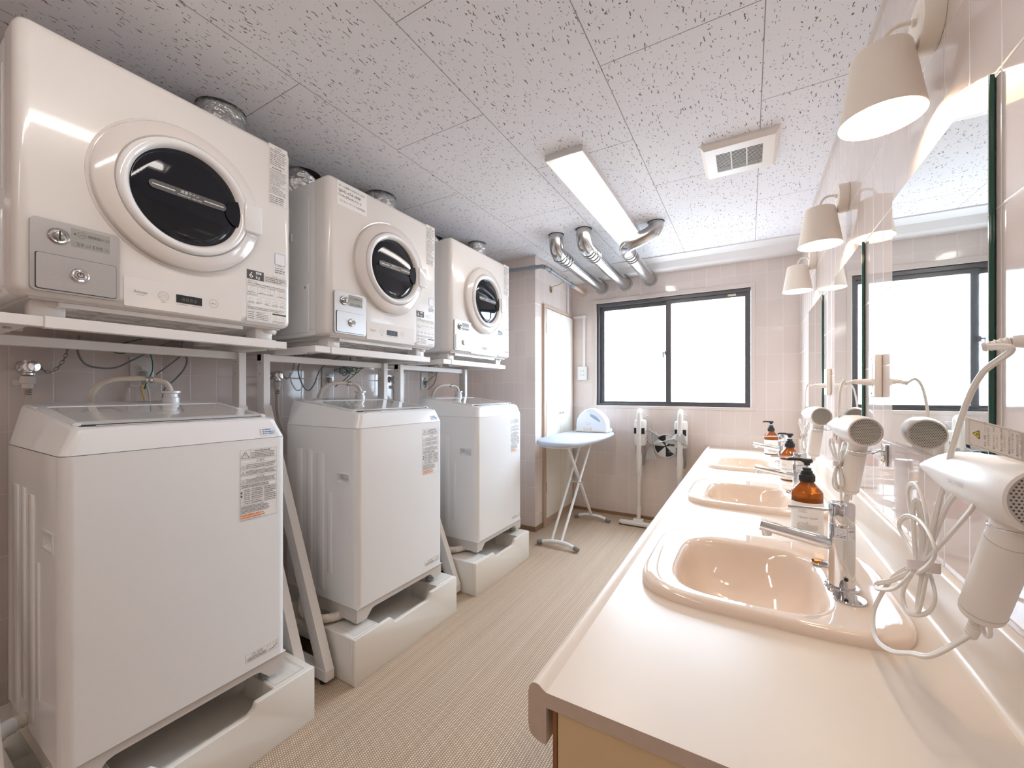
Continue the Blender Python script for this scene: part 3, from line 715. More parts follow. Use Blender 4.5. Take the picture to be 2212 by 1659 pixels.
def washer(y0, label, n):
    W, D = .554, .500
    t = root('washing_machine', (-1.43, y0, .192), label, 'washing machine', 'top-loading washing machines below the dryers')
    zb, zs = .083, .848     # bottom of the steel cabinet, seam under the top casing
    b = MB(M_white)
    r = .026
    pr = [(-.040, 0.), (-r, 0.)] + [(-r + r * math.sin(a), r - r * math.cos(a)) for a in (PI / 2 * k / 6 for k in range(1, 7))] + [(0, W - r)] + [(-r + r * math.cos(a), W - r + r * math.sin(a)) for a in (PI / 2 * k / 6 for k in range(1, 7))] + [(-.040, W)]
    b.rings([[(x, y, z) for x, y in pr] for z in (zb, zs)], False, False, False)
    side_with_grip(b, 0, -1, -D, -.040, zb, zs, -.134, -.050, .612, .650)
    side_with_grip(b, W, 1, -D, -.040, zb, zs, -.134, -.050, .612, .650)
    b.faces([(-D, 0, zb), (-D, W, zb), (-D, W, zs), (-D, 0, zs)], [(0, 1, 2, 3)]); b.faces([(-D, 0, zb), (-D, W, zb), (-.0, W, zb), (0, 0, zb)], [(0, 1, 2, 3)])
    cabn = b.done('cabinet', t, 60)
    b = MB(M_white)
    # pressed grooves on the side sheets
    for s, y in ((-1, 0),):
        for x, za, zt, wd in ((-.180, .20, .56, .030), (-.245, .12, .73, .052), (-.325, .15, .74, .040), (-.41, .10, .74, .060)):
            b.box((x - wd / 2, y - .0025, za), (x + wd / 2, y + .0025, zt), .0024, 2)
    b.done('side_rib', cabn, 60)
    b = MB(M_bezel)
    for s, y in ((-1, 0),):
        fr = Fr((0, y, 0), (1, 0, 0) if s < 0 else (-1, 0, 0), (0, 0, 1)); k = 1 if s < 0 else -1
        xa, xb = (-.140, -.044) if s < 0 else (.044, .140)
        for a in ((xa, .606, xb, .612), (xa, .650, xb, .656), (xa, .6121, xa + .006, .6499), (xb - .006, .6121, xb, .6499)): fr.plate(b, *a, .003, .003)
    b.done('side_grip', cabn)
    # grey base with arched front
    b = MB(M_skirt)
    def arch(x0, x1):
        pts = [(.004, zb), (.004, .022), (.055, .020), (.085, .052)] + [(.10 + (W - .20) * k / 6, .056) for k in range(7)] + [(W - .085, .052), (W - .055, .020), (W - .004, .022), (W - .004, zb)]
        b.prism(pts, 0, x0, x1)
    arch(-.045, -.006); b.box((-D + .004, .006, .0221), (-.046, .030, zb - .0005)); b.box((-D + .004, W - .030, .0221), (-.046, W - .006, zb - .0005)); b.box((-D + .01, .031, .06), (-.047, W - .031, zb - .001)); b.box((-.072, .03, .040), (-.052, W - .03, .066), .003)
    b.done('base_skirt', t)
    for fx in (-.050, -D + .06):
        for fy in (.045, W - .045):
            b = MB(M_greyp); b.lathe([(.020, .0), (.021, .002), (.021, .011), (.016, .014), (.014, .023)], (fx, fy, 0), (0, 0, 1), 20)
            for k in range(12): a = 2 * PI * k / 12; b.box((fx + .0205 * math.cos(a) - .002, fy + .0205 * math.sin(a) - .002, .002), (fx + .0205 * math.cos(a) + .002, fy + .0205 * math.sin(a) + .002, .011))
            b.done('adjustable_foot', t)
    # top casing: tapers upwards, top slopes up towards the wall
    b = MB(M_white)
    zt0, zt1, tp, fi = .913, .968, .026, .016
    def ring(x_f, z_f, x_b, z_b, ins, r=.024):
        pts = []
        for cx, cy, a0, zz in ((x_f - r, ins + r, -90, z_f), (x_f - r, W - ins - r, 0, z_f)):
            for k in range(7): a = math.radians(a0 + 15 * k); pts.append((cx + r * math.cos(a), cy + r * math.sin(a), z_f + (z_b - z_f) * (1 if False else 0)))
        pts += [(x_b, W - ins, z_b), (x_b, ins, z_b)]
        f = []
        for x, y, z in pts: u = (x_f - x) / (x_f - x_b); f.append((x, y, z_f + (z_b - z_f) * u))
        return f
    b.rings([ring(-.001, zs + .0015, -D, zs + .0015, .001), ring(-fi + .002, zt0 - .012, -D + .01, zt1 - .012, tp - .003), ring(-fi - .002, zt0 - .004, -D + .012, zt1 - .004, tp), ring(-fi - .010, zt0, -D + .016, zt1, tp + .006)])
    b.done('top_casing', t, 30)
    b = MB(M_greyp); b.rings([ring(-.003, zs - .0005, -D + .003, zs - .0005, .003), ring(-.003, zs + .002, -D + .003, zs + .002, .003)]); b.done('seam', t)
    dx, dz = -D + .032, zt1 - zt0; sl = V((-D + .016 + fi + .010, 0, zt1 - zt0)).normalized()
    Ft = Fr((-fi - .010, 0, zt0), (0, 1, 0), sl)   # plane of the sloping top: right = y, up = towards the wall
    b = MB(M_blk); Ft.plate(b, .046, .028, W - .05, .062, .0012, .001); b.done('lid_gap', t)
    b = MB(M_lid, M_inkg, M_label); Ft.plate(b, .075, .004, W - .055, .028, .0030, .003, .004); b.m(M_inkg); Ft.text(b, 'TOSHIBA', .12, .010, .010, 'LEFT', .0034); Ft.dashes(b, .20, .008, W - .09, .025, 2, .6, 80 + n, .9); b.done('control_strip', t)
    b = MB(M_whiteg); Ft.plate(b, .036, .040, .052, .36, .007, .006, .003); Ft.plate(b, W - .052, .040, W - .036, .36, .007, .006, .003); Ft.plate(b, .04, .046, W - .04, .066, .008, .006, .003); ld = b.done('lid_frame', t)
    b = MB(M_lid); Ft.plate(b, .050, .062, W - .050, .34, .0065, .005, .004); b.done('lid_window', ld)
    b = MB(M_whiteg); Ft.plate(b, .030, .362, W - .030, .452, .006, .005, .008); b.done('rear_deck', t)
    # water inlet with swivel elbow and hose
    px_, py_ = -.435, .375
    zt = zt0 + (-px_ - fi - .01) / (D - .026 - fi) * dz
    b = MB(M_whiteg); b.lathe([(.026, zt + .002), (.026, zt + .022), (.022, zt + .026), (.022, zt + .036), (.030, zt + .040), (.030, zt + .047), (.0, zt + .048)], (px_, py_, 0), (0, 0, 1), 24); b.done('inlet_cap', t)
    b = MB(M_hose)
    b.tube([(px_, py_, zt + .046), (px_ - .005, py_ - .012, zt + .075), (px_ - .02, py_ - .045, zt + .088), (px_ - .03, py_ - .085, zt + .092), (px_ - .05, py_ - .15, zt + .085), (px_ - .07, py_ - .185, zt + .055), (px_ - .09, py_ - .20, zt - .02), (px_ - .1, py_ - .20, zt - .15)], .0095, 12); hs = b.done('inlet_hose', t)
    b = MB(M_chrome)
    for k in (0, .012): b.lathe([(.0105, -.004), (.0125, -.003), (.0125, .003), (.0105, .004)], (px_ - .022, py_ - .050 - k, zt + .0885), (-.2, -1, .1), 16, False, False)
    b.done('hose_clip', hs)
    # labels on the front
    F = Fr((0, 0, 0), (0, 1, 0), (0, 0, 1))
    b = MB(M_label, M_inkg, M_orange); x0, x1, za, zt_ = .401, .521, .583, .816; F.plate(b, x0, za, x1, zt_, .0004, .0006, .003); b.m(M_inkg); F.frame(b, x0 + .001, za + .001, x1 - .001, zt_ - .001, .0006)
    F.warn(b, x0 + .016, .799, .021); F.line(b, x0 + .032, .783, x0 + .032, zt_, .0006); F.line(b, x0, .783, x1, .783, .0006); F.dashes(b, x0 + .045, .806, x0 + .10, .813, 1, .65, 81); F.dashes(b, x0 + .035, .785, x1 - .003, .806, 4, .6, 82)
    F.warn(b, .456, .777, .008); F.text(b, '警告', .462, .7735, .0085); F.line(b, x0, .771, x1, .771, .0005)
    for k, zz in enumerate((.759, .738, .710)): F.warn(b, x0 + .009, zz, .011); F.dashes(b, x0 + .018, zz - .007, x1 - .003, zz + .009, 4 if k else 3, .58, 83 + k)
    F.line(b, x0, .749, x1, .749, .0005); F.line(b, x0, .728, x1, .728, .0005); F.warn(b, .456, .723, .008); F.text(b, '注意', .462, .7195, .0085); F.line(b, x0, .718, x1, .718, .0005); F.line(b, x0, .701, x1, .701, .0005)
    F.dashes(b, x0 + .004, .690, x1 - .02, .700, 2, .7, 88); F.line(b, x0, .688, x1, .688, .0005)
    for xx in (.435, .477): F.line(b, xx, .635, xx, .688, .0005)
    for zz in (.680, .668, .656, .645, .635): F.line(b, x0, zz, x1, zz, .0005)
    for xx, xe, sd in ((x0 + .012, .433, 90), (.437, .475, 91), (.479, x1 - .003, 92)): F.dashes(b, xx, .636, xe, .687, 8, .55, sd)
    b.m(M_ink); F.plate(b, x0 + .002, .672, x0 + .007, .679, .0007); F.plate(b, x0 + .002, .661, x0 + .007, .668, .0007); b.m(M_inkg)
    F.dashes(b, x0 + .003, .606, x1 - .024, .633, 6, .6, 93)
    b.m(M_orange); F.dashes(b, x0 + .003, .589, x1 - .035, .604, 2, .75, 94); b.m(M_inkg); F.dashes(b, x0 + .003, .585, x1 - .05, .588, 1, .5, 95); b.done('warning_label', t)
    b = MB(M_labelw, M_blue)
    b2 = Fr((-.0020, .470, .857), (0, 1, 0), (-.26, 0, 1)); b2.plate(b, 0, 0, .050, .026, .0006, .0010); b.m(M_blue); b2.dashes(b, .004, .017, .034, .024, 1, .6, 96); b2.dashes(b, .005, .003, .046, .016, 2, .62, 97); b.done('rental_sticker', t)
    b = MB(M_label, M_inkg); F.plate(b, .418, .112, .526, .142, .0004, .0006, .003); b.m(M_inkg); F.frame(b, .419, .113, .525, .141, .0005); F.warn(b, .444, .133, .010); F.text(b, '注意', .453, .1285, .010); F.dashes(b, .422, .115, .486, .126, 2, .6, 98)
    for xx in (.488, .498, .508, .518): F.line(b, xx, .126, xx, .141, .0006)
    b.m(M_ink); F.line(b, .494, .118, .510, .119, .0018); F.line(b, .510, .119, .521, .128, .0018); b.done('caution_sticker', t)
    # drain hose curling out of the base on the left
    b = MB(M_hose)
    path = smooth_path([V(p) for p in ((-.30, .02, .10), (-.285, -.045, .105), (-.25, -.085, .075), (-.215, -.085, .045), (-.17, -.060, .030), (-.13, -.01, .026), (-.12, .06, .024), (-.14, .20, .022), (-.17, .34, .018), (-.26, .46, .012))], 24)
    b.tube(path, lambda q: .0178 + .0012 * math.sin(q * 2 * PI * 62), 14, raw=True); b.done('drain_hose', t, 180)
    b = MB(M_clear); b.tube([(-.292, -.025, .1055), (-.285, -.045, .105), (-.275, -.060, .098)], .0205, 14, 3); b.done('hose_joint', t)
    return t

def stand(y0, label):
    W, D, H = .666, .70, .190
    t = root('washer_stand', (-1.377, y0, 0), label, 'stand', 'raised ivory stands under the washing machines')
    b = MB(M_stand)
    # front wall with dipped middle
    top = [(.0, H), (.205, H), (.228, H - .028), (.440, H - .028), (.462, H - .004), (.47, H), (W, H)]
    b.prism([(.0, 0), (.0, H), (.197, H), (.222, H - .030), (.438, H - .030), (.455, H - .018), (.462, H), (W, H), (W, 0)], 0, -.022, 0, .004, 2)
    b.prism([(.0, 0), (.0, H), (.14, H), (.14, 0)], 0, -.205, -.020, .003, 1); b.prism([(W, 0), (W, H), (W - .14, H), (W - .14, 0)], 0, -.205, -.020, .003, 1)
    b.box((-D, 0, 0), (-D + .19, .14, H), .004); b.box((-D, W - .14, 0), (-D + .19, W, H), .004)
    for ya in (0, W - .022):
        b.prism([(-.20, 0), (-.20, .155), (-.51, .155), (-.51, 0), (-.42, 0), (-.41, .115), (-.25, .115), (-.24, .0)], 1, ya, ya + .022, .002, 1)
    b.box((-D, .13, 0), (-D + .02, W - .13, H - .03)); b.box((-D + .01, .02, .085), (-.02, W - .02, .100))
    b.done('frame', t)
    b = MB(M_stand, M_skirt); FT = Fr((0, 0, H), (0, 1, 0), (-1, 0, 0))
    for ya, sg in ((.0, 1), (W, -1)):
        for xa in (.03, D - .15):
            xs = sorted((ya + sg * .030, ya + sg * .125)); b.m(M_stand)
            FT.frame(b, xs[0], xa, xs[1], xa + .125, .0016, .0012)
            for k in range(1, 5): FT.line(b, xs[0], xa + .125 * k / 5, xs[1], xa + .125 * k / 5, .0016, .0012)
            for k in range(1, 4): FT.line(b, xs[0] + .095 * k / 4, xa, xs[0] + .095 * k / 4, xa + .125, .0016, .0012)
            b.m(M_skirt); FT.frame(b, xs[0] - .004, xa - .004, xs[1] + .004, xa + .129, .0016, .0009)
    b.done('foot_pad', t)
    return t

YD = (.260, 1.153, 2.016)
dryer(YD[0], 'white coin-operated dryer nearest the camera, above the first washing machine', 0)
dryer(YD[1], 'white coin-operated dryer with a phone-number sticker on its top left', 1)
dryer(YD[2], 'white coin-operated dryer nearest the pillar, pale window reflection on its door', 2)
rack(.240, 'white steel rack with braces carrying the dryer nearest the camera', -.035, .705)
rack(1.112, 'white steel rack with braces carrying the middle dryer', -.062, .655)
rack(1.980, 'white steel rack with braces carrying the dryer nearest the pillar', -.078, .610)
YW = (.302, 1.161, 2.048)
washer(YW[0], 'white top-loading washing machine nearest the camera', 0)
washer(YW[1], 'white top-loading washing machine in the middle of the row', 1)
washer(YW[2], 'white top-loading washing machine nearest the tiled pillar', 2)
stand(.266, 'ivory plastic raised stand under the nearest washing machine')
stand(1.108, 'ivory plastic raised stand under the middle washing machine')
stand(1.956, 'ivory plastic raised stand under the washing machine nearest the pillar')
foil([(-1.90, .862, 2.178), (-1.90, .862, CEIL)], .086, 'crinkled foil duct rising from the nearest dryer to the ceiling')
foil([(-1.91, 1.722, 2.178), (-1.91, 1.722, CEIL)], .086, 'crinkled foil duct rising from the middle dryer to the ceiling')
foil([(-1.86, 2.655, 2.178), (-1.86, 2.655, CEIL)], .070, 'crinkled foil duct rising from the dryer nearest the pillar')
foil([(-2.19, 1.23, 2.26), (-2.15, 1.26, 2.275), (-2.10, 1.31, 2.30), (-2.07, 1.34, CEIL)], .080, 'foil duct half hidden behind the top left of the middle dryer')
foil([(-2.19, 2.30, 2.26), (-2.15, 2.32, 2.275), (-2.12, 2.36, 2.30), (-2.09, 2.40, CEIL)], .075, 'foil duct half hidden behind the top left of the dryer nearest the pillar')

# ------------------------------------------------------------------ taps, outlets, wires on the left wall
def wall_tap(y, label):
    t = root('water_tap', (XL, y, 1.29), label, 'tap', 'chrome water taps behind the washing machines')
    b = MB(M_chrome); b.lathe([(.030, 0), (.028, .006), (.014, .010), (.013, .045), (.022, .050), (.024, .075), (.020, .080)], (0, 0, 0), (1, 0, 0), 20)
    b.lathe([(.0, .030), (.019, .030), (.021, .010), (.019, -.025), (.026, -.030), (.026, -.036), (.017, -.040)][::-1], (.062, 0, 0), (0, 0, 1), 20); b.done('tap_body', t); t.scale = (.85, .72, .80)
    b = MB(M_chrome); b.lathe([(.0, .093), (.022, .092), (.024, .086), (.020, .078)], (0, .003, .002), (1, .15, 0), 20); b.done('tap_handle', t)
    b = MB(M_plas); b.lathe([(.014, -.100), (.020, -.098), (.020, -.078), (.027, -.076), (.027, -.054), (.024, -.044), (.018, -.040)], (.062, 0, 0), (0, 0, 1), 20); b.box((.03, -.045, -.088), (.05, -.018, -.060), .003); b.done('hose_coupling', t)
    b = MB(M_chrome)
    for z in (-.106, -.116, -.126): b.lathe([(.015, -.003), (.0165, 0), (.015, .003)], (.062, 0, z), (0, 0, 1), 16, False, False)
    b.done('hose_clip', t)
    b = MB(M_hose); b.tube([(.062, 0, -.09), (.062, 0, -.14), (.064, .002, -.25), (.075, .02, -.36), (.10, .06, -.44)], .0125, 12); b.done('hose', t)
def chain(pts, label):
    t = root('tap_chain', pts[0], label, 'chain', 'chains hanging by the water taps'); O = V(pts[0]); P = smooth_path([V(p) - O for p in pts], 12); b = MB(mat('chain_metal', (.33, .29, .25), .3, metal=1.))
    Ls = [0]
    for i in range(1, len(P)): Ls.append(Ls[-1] + (P[i] - P[i - 1]).length)
    st = .0145; k = 0; i = 0; s_ = 0
    while s_ < Ls[-1] - st:
        while Ls[i + 1] < s_: i += 1
        d = (P[i + 1] - P[i]).normalized(); a = V((1, 0, 0)); a = (a - d * a.dot(d)).normalized(); c = d.cross(a); n_ = a if k % 2 else c; p = P[i].lerp(P[i + 1], (s_ - Ls[i]) / max(1e-6, Ls[i + 1] - Ls[i])) + d * st / 2
        ring = [p + d * .0100 * math.cos(q) + n_ * .0045 * math.sin(q) for q in (2 * PI * j / 12 for j in range(12))]
        rs = []
        for j in range(12): tg = (ring[(j + 1) % 12] - ring[j - 1]).normalized(); e = tg.cross(d.cross(n_)).normalized(); f = d.cross(n_); rs.append([ring[j] + e * .0011 * math.cos(q) + f * .0011 * math.sin(q) for q in (0, PI / 2, PI, 1.5 * PI)])
        b.rings(rs + [rs[0]], True, False, False); s_ += st; k += 1
    b.done('chain_links', t)
def outlet_l(y, z, label):
    t = root('wall_outlet', (XL, y, z), label, 'outlet', 'power outlets behind the washing machines')
    b = MB(M_white); b.box((0, -.041, -.068), (.008, .041, .068), .003); b.done('cover_plate', t)
    b = MB(M_plas); b.box((.008, -.013, -.032), (.011, .013, .034), .001, 1); b.done('socket', t)
    b = MB(M_greyp); b.prism([(.010, .004), (.030, .003), (.036, .0), (.034, -.028), (.026, -.034), (.010, -.022)], 1, -.012, .012, .003, 1); b.box((.016, -.006, -.055), (.026, .006, -.025), .003, 1); b.done('plug', t)
    b = MB(M_white); b.box((.010, -.008, .012), (.026, .012, .026), .003); b.done('earth_plug', t)
def wire(pts, r, m, label, cat='cable'):
    t = root('cable', pts[0], label, cat); O = V(pts[0]); b = MB(m); b.tube([V(p) - O for p in pts], r, 8, 8); b.done('wire', t, 180); return t
for y, nm in ((.402, 'the nearest'), (1.315, 'the middle'), (2.19, 'the farthest')):
    wall_tap(y, 'chrome water tap with pale hose on the pink tiles behind %s washing machine' % nm)
    chain([(XL + .075, y + .022, 1.292), (XL + .06, y + .045, 1.275), (XL + .05, y + .070, 1.285), (XL + .05, y + .095, 1.335), (XL + .05, y + .108, 1.42)], 'small brass chain hanging from the rack to the tap behind %s washing machine' % nm)
for y, nm in ((.742, 'nearest'), (1.667, 'middle'), (2.568, 'farthest')):
    outlet_l(y, 1.285, 'white power outlet with grey plug on the tiles under the %s dryer' % nm)
xw = XL
wire([(xw + .14, .515, 1.41), (xw + .05, .53, 1.365), (xw + .04, .550, 1.315), (xw + .04, .590, 1.297), (xw + .04, .645, 1.300), (xw + .04, .70, 1.335), (xw + .06, .765, 1.385), (xw + .14, .80, 1.42)], .0036, M_gcable, 'grey cable looping on the tiles below the nearest dryer')
wire([(xw + .14, .84, 1.42), (xw + .05, .875, 1.385), (xw + .04, .897, 1.352), (xw + .04, .885, 1.305), (xw + .04, .850, 1.255), (xw + .05, .805, 1.205), (xw + .06, .795, 1.12)], .0036, M_gcable, 'grey cable dropping behind the right back corner of the nearest washing machine')
wire([(xw + .14, .70, 1.42), (xw + .06, .64, 1.39), (xw + .05, .634, 1.366), (xw + .05, .665, 1.360), (xw + .05, .70, 1.380), (xw + .05, .75, 1.376), (xw + .05, .765, 1.30), (xw + .04, .745, 1.235), (xw + .035, .742, 1.21)], .0022, M_green, 'green earth wire below the nearest dryer')
wire([(xw + .035, .742, 1.235), (xw + .04, .728, 1.215), (xw + .045, .740, 1.15), (xw + .06, .742, 1.08)], .0026, M_ycab, 'yellow wire hanging under the plug of the nearest outlet')
wire([(xw + .036, .746, 1.235), (xw + .045, .752, 1.20), (xw + .05, .756, 1.12), (xw + .06, .756, 1.05)], .0042, M_cord, 'white cord dropping from the nearest outlet plug')
wire([(xw + .14, 1.43, 1.42), (xw + .05, 1.44, 1.34), (xw + .05, 1.462, 1.25), (xw + .05, 1.500, 1.205), (xw + .05, 1.54, 1.240), (xw + .05, 1.575, 1.32), (xw + .06, 1.62, 1.375), (xw + .14, 1.66, 1.42)], .0036, M_gcable, 'dark grey cable hanging in a deep loop below the middle dryer')
wire([(xw + .14, 2.44, 1.42), (xw + .05, 2.60, 1.39), (xw + .05, 2.66, 1.36), (xw + .05, 2.655, 1.30), (xw + .05, 2.615, 1.25), (xw + .04, 2.57, 1.215)], .0036, M_gcable, 'grey cable hanging beside the outlet under the farthest dryer')
def tangle(y, z, n, w_, m, r, label, seed):
    R = random.Random(seed); pts = []
    for k in range(n): a = 2.4 * k; pts.append((xw + .05 + R.uniform(0, .03), y + w_ * math.cos(a) * R.uniform(.5, 1), z + w_ * .38 * math.sin(a) * R.uniform(.6, 1.) + .01 * R.random()))
    return wire([(xw + .12, y, 1.42)] + pts + [(xw + .04, y - .05, z - .10)], r, m, label)
tangle(1.745, 1.33, 11, .085, M_gcable, .0033, 'tangled dark cable bunched by the outlet under the middle dryer', 3)
tangle(1.80, 1.345, 9, .10, M_green, .0022, 'tangled green earth wire under the middle dryer', 5)
tangle(2.60, 1.372, 9, .10, M_green, .0022, 'tangled green earth wire under the farthest dryer', 8)
tangle(.83, 1.375, 6, .05, M_gcable, .0030, 'short bunched cable under the right side of the nearest dryer', 9)

# ------------------------------------------------------------------ washstand: counter, cabinet, basins
CZ = .716; CY0 = .594; BC = (1.262, 2.170, 3.108)
t = root('washstand_counter', (0, CY0, CZ), 'long cream laminate counter with three sunken basins under the mirrors', 'counter')
b = MB(M_count, M_edge)
xl_, xr_, th = -.281, XR - .020, .024; hx0, hx1, hh = -.205, .205, .232
ys = [0]
for c in BC: ys += [c - CY0 - hh, c - CY0 + hh]
ys.append(YB - CY0)
vs = []; fs = []
def quad(p): i = len(vs); vs.extend(p); fs.append((i, i + 1, i + 2, i + 3))
for k in range(len(ys) - 1):
    for xa, xb in ((xl_, hx0), (hx0, hx1), (hx1, xr_)):
        if k % 2 == 1 and xa == hx0: continue
        quad([(xa, ys[k], 0), (xb, ys[k], 0), (xb, ys[k + 1], 0), (xa, ys[k + 1], 0)]); quad([(xa, ys[k], -th), (xa, ys[k + 1], -th), (xb, ys[k + 1], -th), (xb, ys[k], -th)])
b.faces(vs, fs)
L = YB - CY0
lip = [(-.281, -.0001), (-.288, .004), (-.294, .0085), (-.300, .0095), (-.306, .008), (-.311, .002), (-.3135, -.008), (-.3135, -.060), (-.311, -.072), (-.305, -.079), (-.296, -.083), (-.281, -.084)]
b.rings([[(x, y, z) for x, z in lip] for y in (0, L)], True, False, False)
back = [(xr_, -th), (xr_ - .012, .0), (xr_ - .004, .0015), (xr_ + .0005, .008), (xr_ + .002, .018), (xr_ + .002, .108), (xr_ + .005, .113), (xr_ + .010, .115), (XR - .0005, .115), (XR - .0005, -th)]
b.rings([[(x, y, z) for x, z in back] for y in (0, L)], True, False, False)
b.m(M_edge)
b.faces([(x, -.0002, z) for x, z in lip + [(-.281, -th)]][:], [tuple(range(len(lip)))]); b.faces([(-.281, 0, 0), (-.281, 0, -th), (xr_, 0, -th), (xr_, 0, 0)], [(0, 1, 2, 3)]); b.faces([(x, -.0002, z) for x, z in back], [tuple(range(len(back)))])
b.done('worktop', t, 50)
t = root('washstand_cabinet', (0, CY0 + .002, 0), 'tan cabinet carrying the washstand counter', 'cabinet'); zt = CZ - th - .001
b = MB(M_cab); b.box((-.262, 0, .05), (XR - .002, .020, zt), .001, 1); b.box((-.262, L - .03, .05), (XR - .002, L - .01, zt)); b.box((-.262, .02, .05), (-.25, L - .03, zt)) ; b.box((-.225, .02, 0), (XR - .03, L - .02, .055)); b.done('carcass', t)
b = MB(M_wood); b.box((-.2705, .0005, .05), (-.2635, .006, zt)); b.done('raw_edge_strip', t)
for k in range(8):
    b = MB(M_cab); ya = .03 + k * (L - .06) / 8; b.box((-.2700, ya + .002, .07), (-.2625, ya + (L - .06) / 8 - .002, zt - .05), .001, 1); d = b.done('cabinet_door', t)
    b = MB(M_greyp); b.cyl((-.270, ya + (.36 if k % 2 == 0 else .05), .56), (-.2745, ya + (.36 if k % 2 == 0 else .05), .56), .010, n=14); b.done('knob', d)

def sup(cx, cy, a, c, n, N=96):
    r = []
    for k in range(N):
        q = 2 * PI * k / N; s_, co = math.sin(q), math.cos(q)
        r.append((cx + a * math.copysign(abs(co) ** (2 / n), co), cy + c * math.copysign(abs(s_) ** (2 / n), s_)))
    return r
def basin(yc, label):
    t = root('wash_basin', (.020, yc, CZ), label, 'basin', 'basins set into the counter'); b = MB(M_basin)
    spec = [(.003, -.002, .270, .269, 4.6, -.002), (.003, -.002, .2705, .2695, 4.6, .006), (.003, -.002, .2695, .2685, 4.6, .014), (.003, -.002, .265, .264, 4.6, .0195), (.002, -.002, .256, .256, 4.5, .0218), (-.003, -.003, .240, .242, 4.4, .0215)]
    bx, by = -.025, -.030
    spec += [(bx, by, .176, .205, 3.9, .0205), (bx, by, .168, .198, 3.8, .0190), (bx, by, .162, .192, 3.7, .014), (bx, by, .157, .187, 3.5, .004), (bx, by, .152, .182, 3.3, -.012), (bx - .001, by, .144, .173, 3.1, -.040), (bx - .002, by, .130, .157, 2.9, -.070), (bx - .002, by, .108, .130, 2.7, -.095), (bx, by, .078, .092, 2.4, -.112), (bx, by, .045, .050, 2.2, -.121), (bx, by, .021, .021, 2, -.124)]
    b.rings([[(x, y, z) for x, y in sup(cx, cy, a, c, n)] for cx, cy, a, c, n, z in spec], True, False, False); b.done('bowl', t, 70)
    b = MB(M_chrome); b.lathe([(.0, -.1255), (.010, -.1245), (.020, -.122), (.022, -.1235)], (bx, by, 0), (0, 0, 1), 24, False, False); b.done('drain', t)
    b = MB(M_chrome); b.lathe([(.030, .021), (.0305, .024), (.029, .0262), (.0, .0268)], (.174, -.104, 0), (0, 0, 1), 32); b.done('cover_cap', t)
    b = MB(M_chrome); b.lathe([(.024, .021), (.0245, .024), (.023, .0258), (.0, .0264)], (.150, .105, 0), (0, 0, 1), 32); b.done('plug_cap', t)
    return t
def mixer_tap(y, label):
    t = root('mixer_tap', (.190, y, CZ + .0215), label, 'tap', 'single lever mixer taps on the basins')
    b = MB(M_chrome); b.lathe([(.034, 0), (.0345, .003), (.032, .0055), (.026, .006)], (0, 0, 0), (0, 0, 1), 36, False, False); b.lathe([(.0255, .005), (.0255, .150), (.024, .152)], (0, 0, 0), (0, 0, 1), 36, False, True); b.done('body', t)
    b = MB(M_chrome); b.lathe([(.0235, .151), (.0250, .1535), (.0250, .196), (.0235, .199), (.0, .2000)], (0, 0, 0), (0, 0, 1), 36, True, False); h = b.done('handle', t)
    b = MB(M_chrome); b.cyl((-.022, 0, .180), (-.105, 0, .1765), .0038, .0042, 14); b.done('lever', h)
    b = MB(M_chrome); b.cyl((-.015, 0, .098), (-.165, 0, .1235), .0145, n=28); s_ = b.done('spout', t)
    b = MB(M_chrome); b.cyl((-.152, 0, .116), (-.149, 0, .098), .0115, .0110, 20); b.done('aerator', s_)
    b = MB(M_dark, M_chrome); F = Fr((0, -.0256, .030), (1, 0, 0), (0, 0, 1)); F.disc(b, .004, 0, .0048, .0004, 16); b.m(M_chrome); F.circ(b, .004, 0, .0050, .0012, .0008, 16); b.done('overflow_screw', t)
    b = MB(M_labelw, M_inkg); F = Fr((0, 0, 0), (1, 0, 0), (0, 0, 1)); R = .0259
    b.rings([[(R * math.sin(a), -R * math.cos(a), z) for a in [(-40 + 10 * k) * PI / 180 for k in range(11)]] for z in (.120, .146)], False, False, False)
    b.m(M_inkg); i0 = len(b.bm.verts); F.frame(b, -.017, .121, .024, .145, .0005); F.line(b, .006, .121, .006, .145, .0005); F.circ(b, -.006, .137, .005, .0005, .0012, 12, 1.3); F.dashes(b, -.014, .123, .004, .130, 2, .6, 5); F.dashes(b, .009, .137, .022, .143, 2, .6, 6); F.line(b, .011, .134, .020, .125, .0005)
    b.bm.verts.ensure_lookup_table()
    for v in list(b.bm.verts)[i0:]: a = v.co.x / R; v.co = V(((R + .0003) * math.sin(a), -(R + .0003) * math.cos(a), v.co.z))
    b.done('instruction_film', t)
    return t
names = ('nearest the camera', 'in the middle of the counter', 'farthest from the camera')
for k in range(3):
    basin(BC[k], 'cream porcelain wash basin ' + names[k])
mixer_tap(1.222, 'chrome single-lever tap on the basin nearest the camera')
mixer_tap(2.130, 'chrome single-lever tap on the middle basin')
mixer_tap(3.070, 'chrome single-lever tap on the basin farthest from the camera')

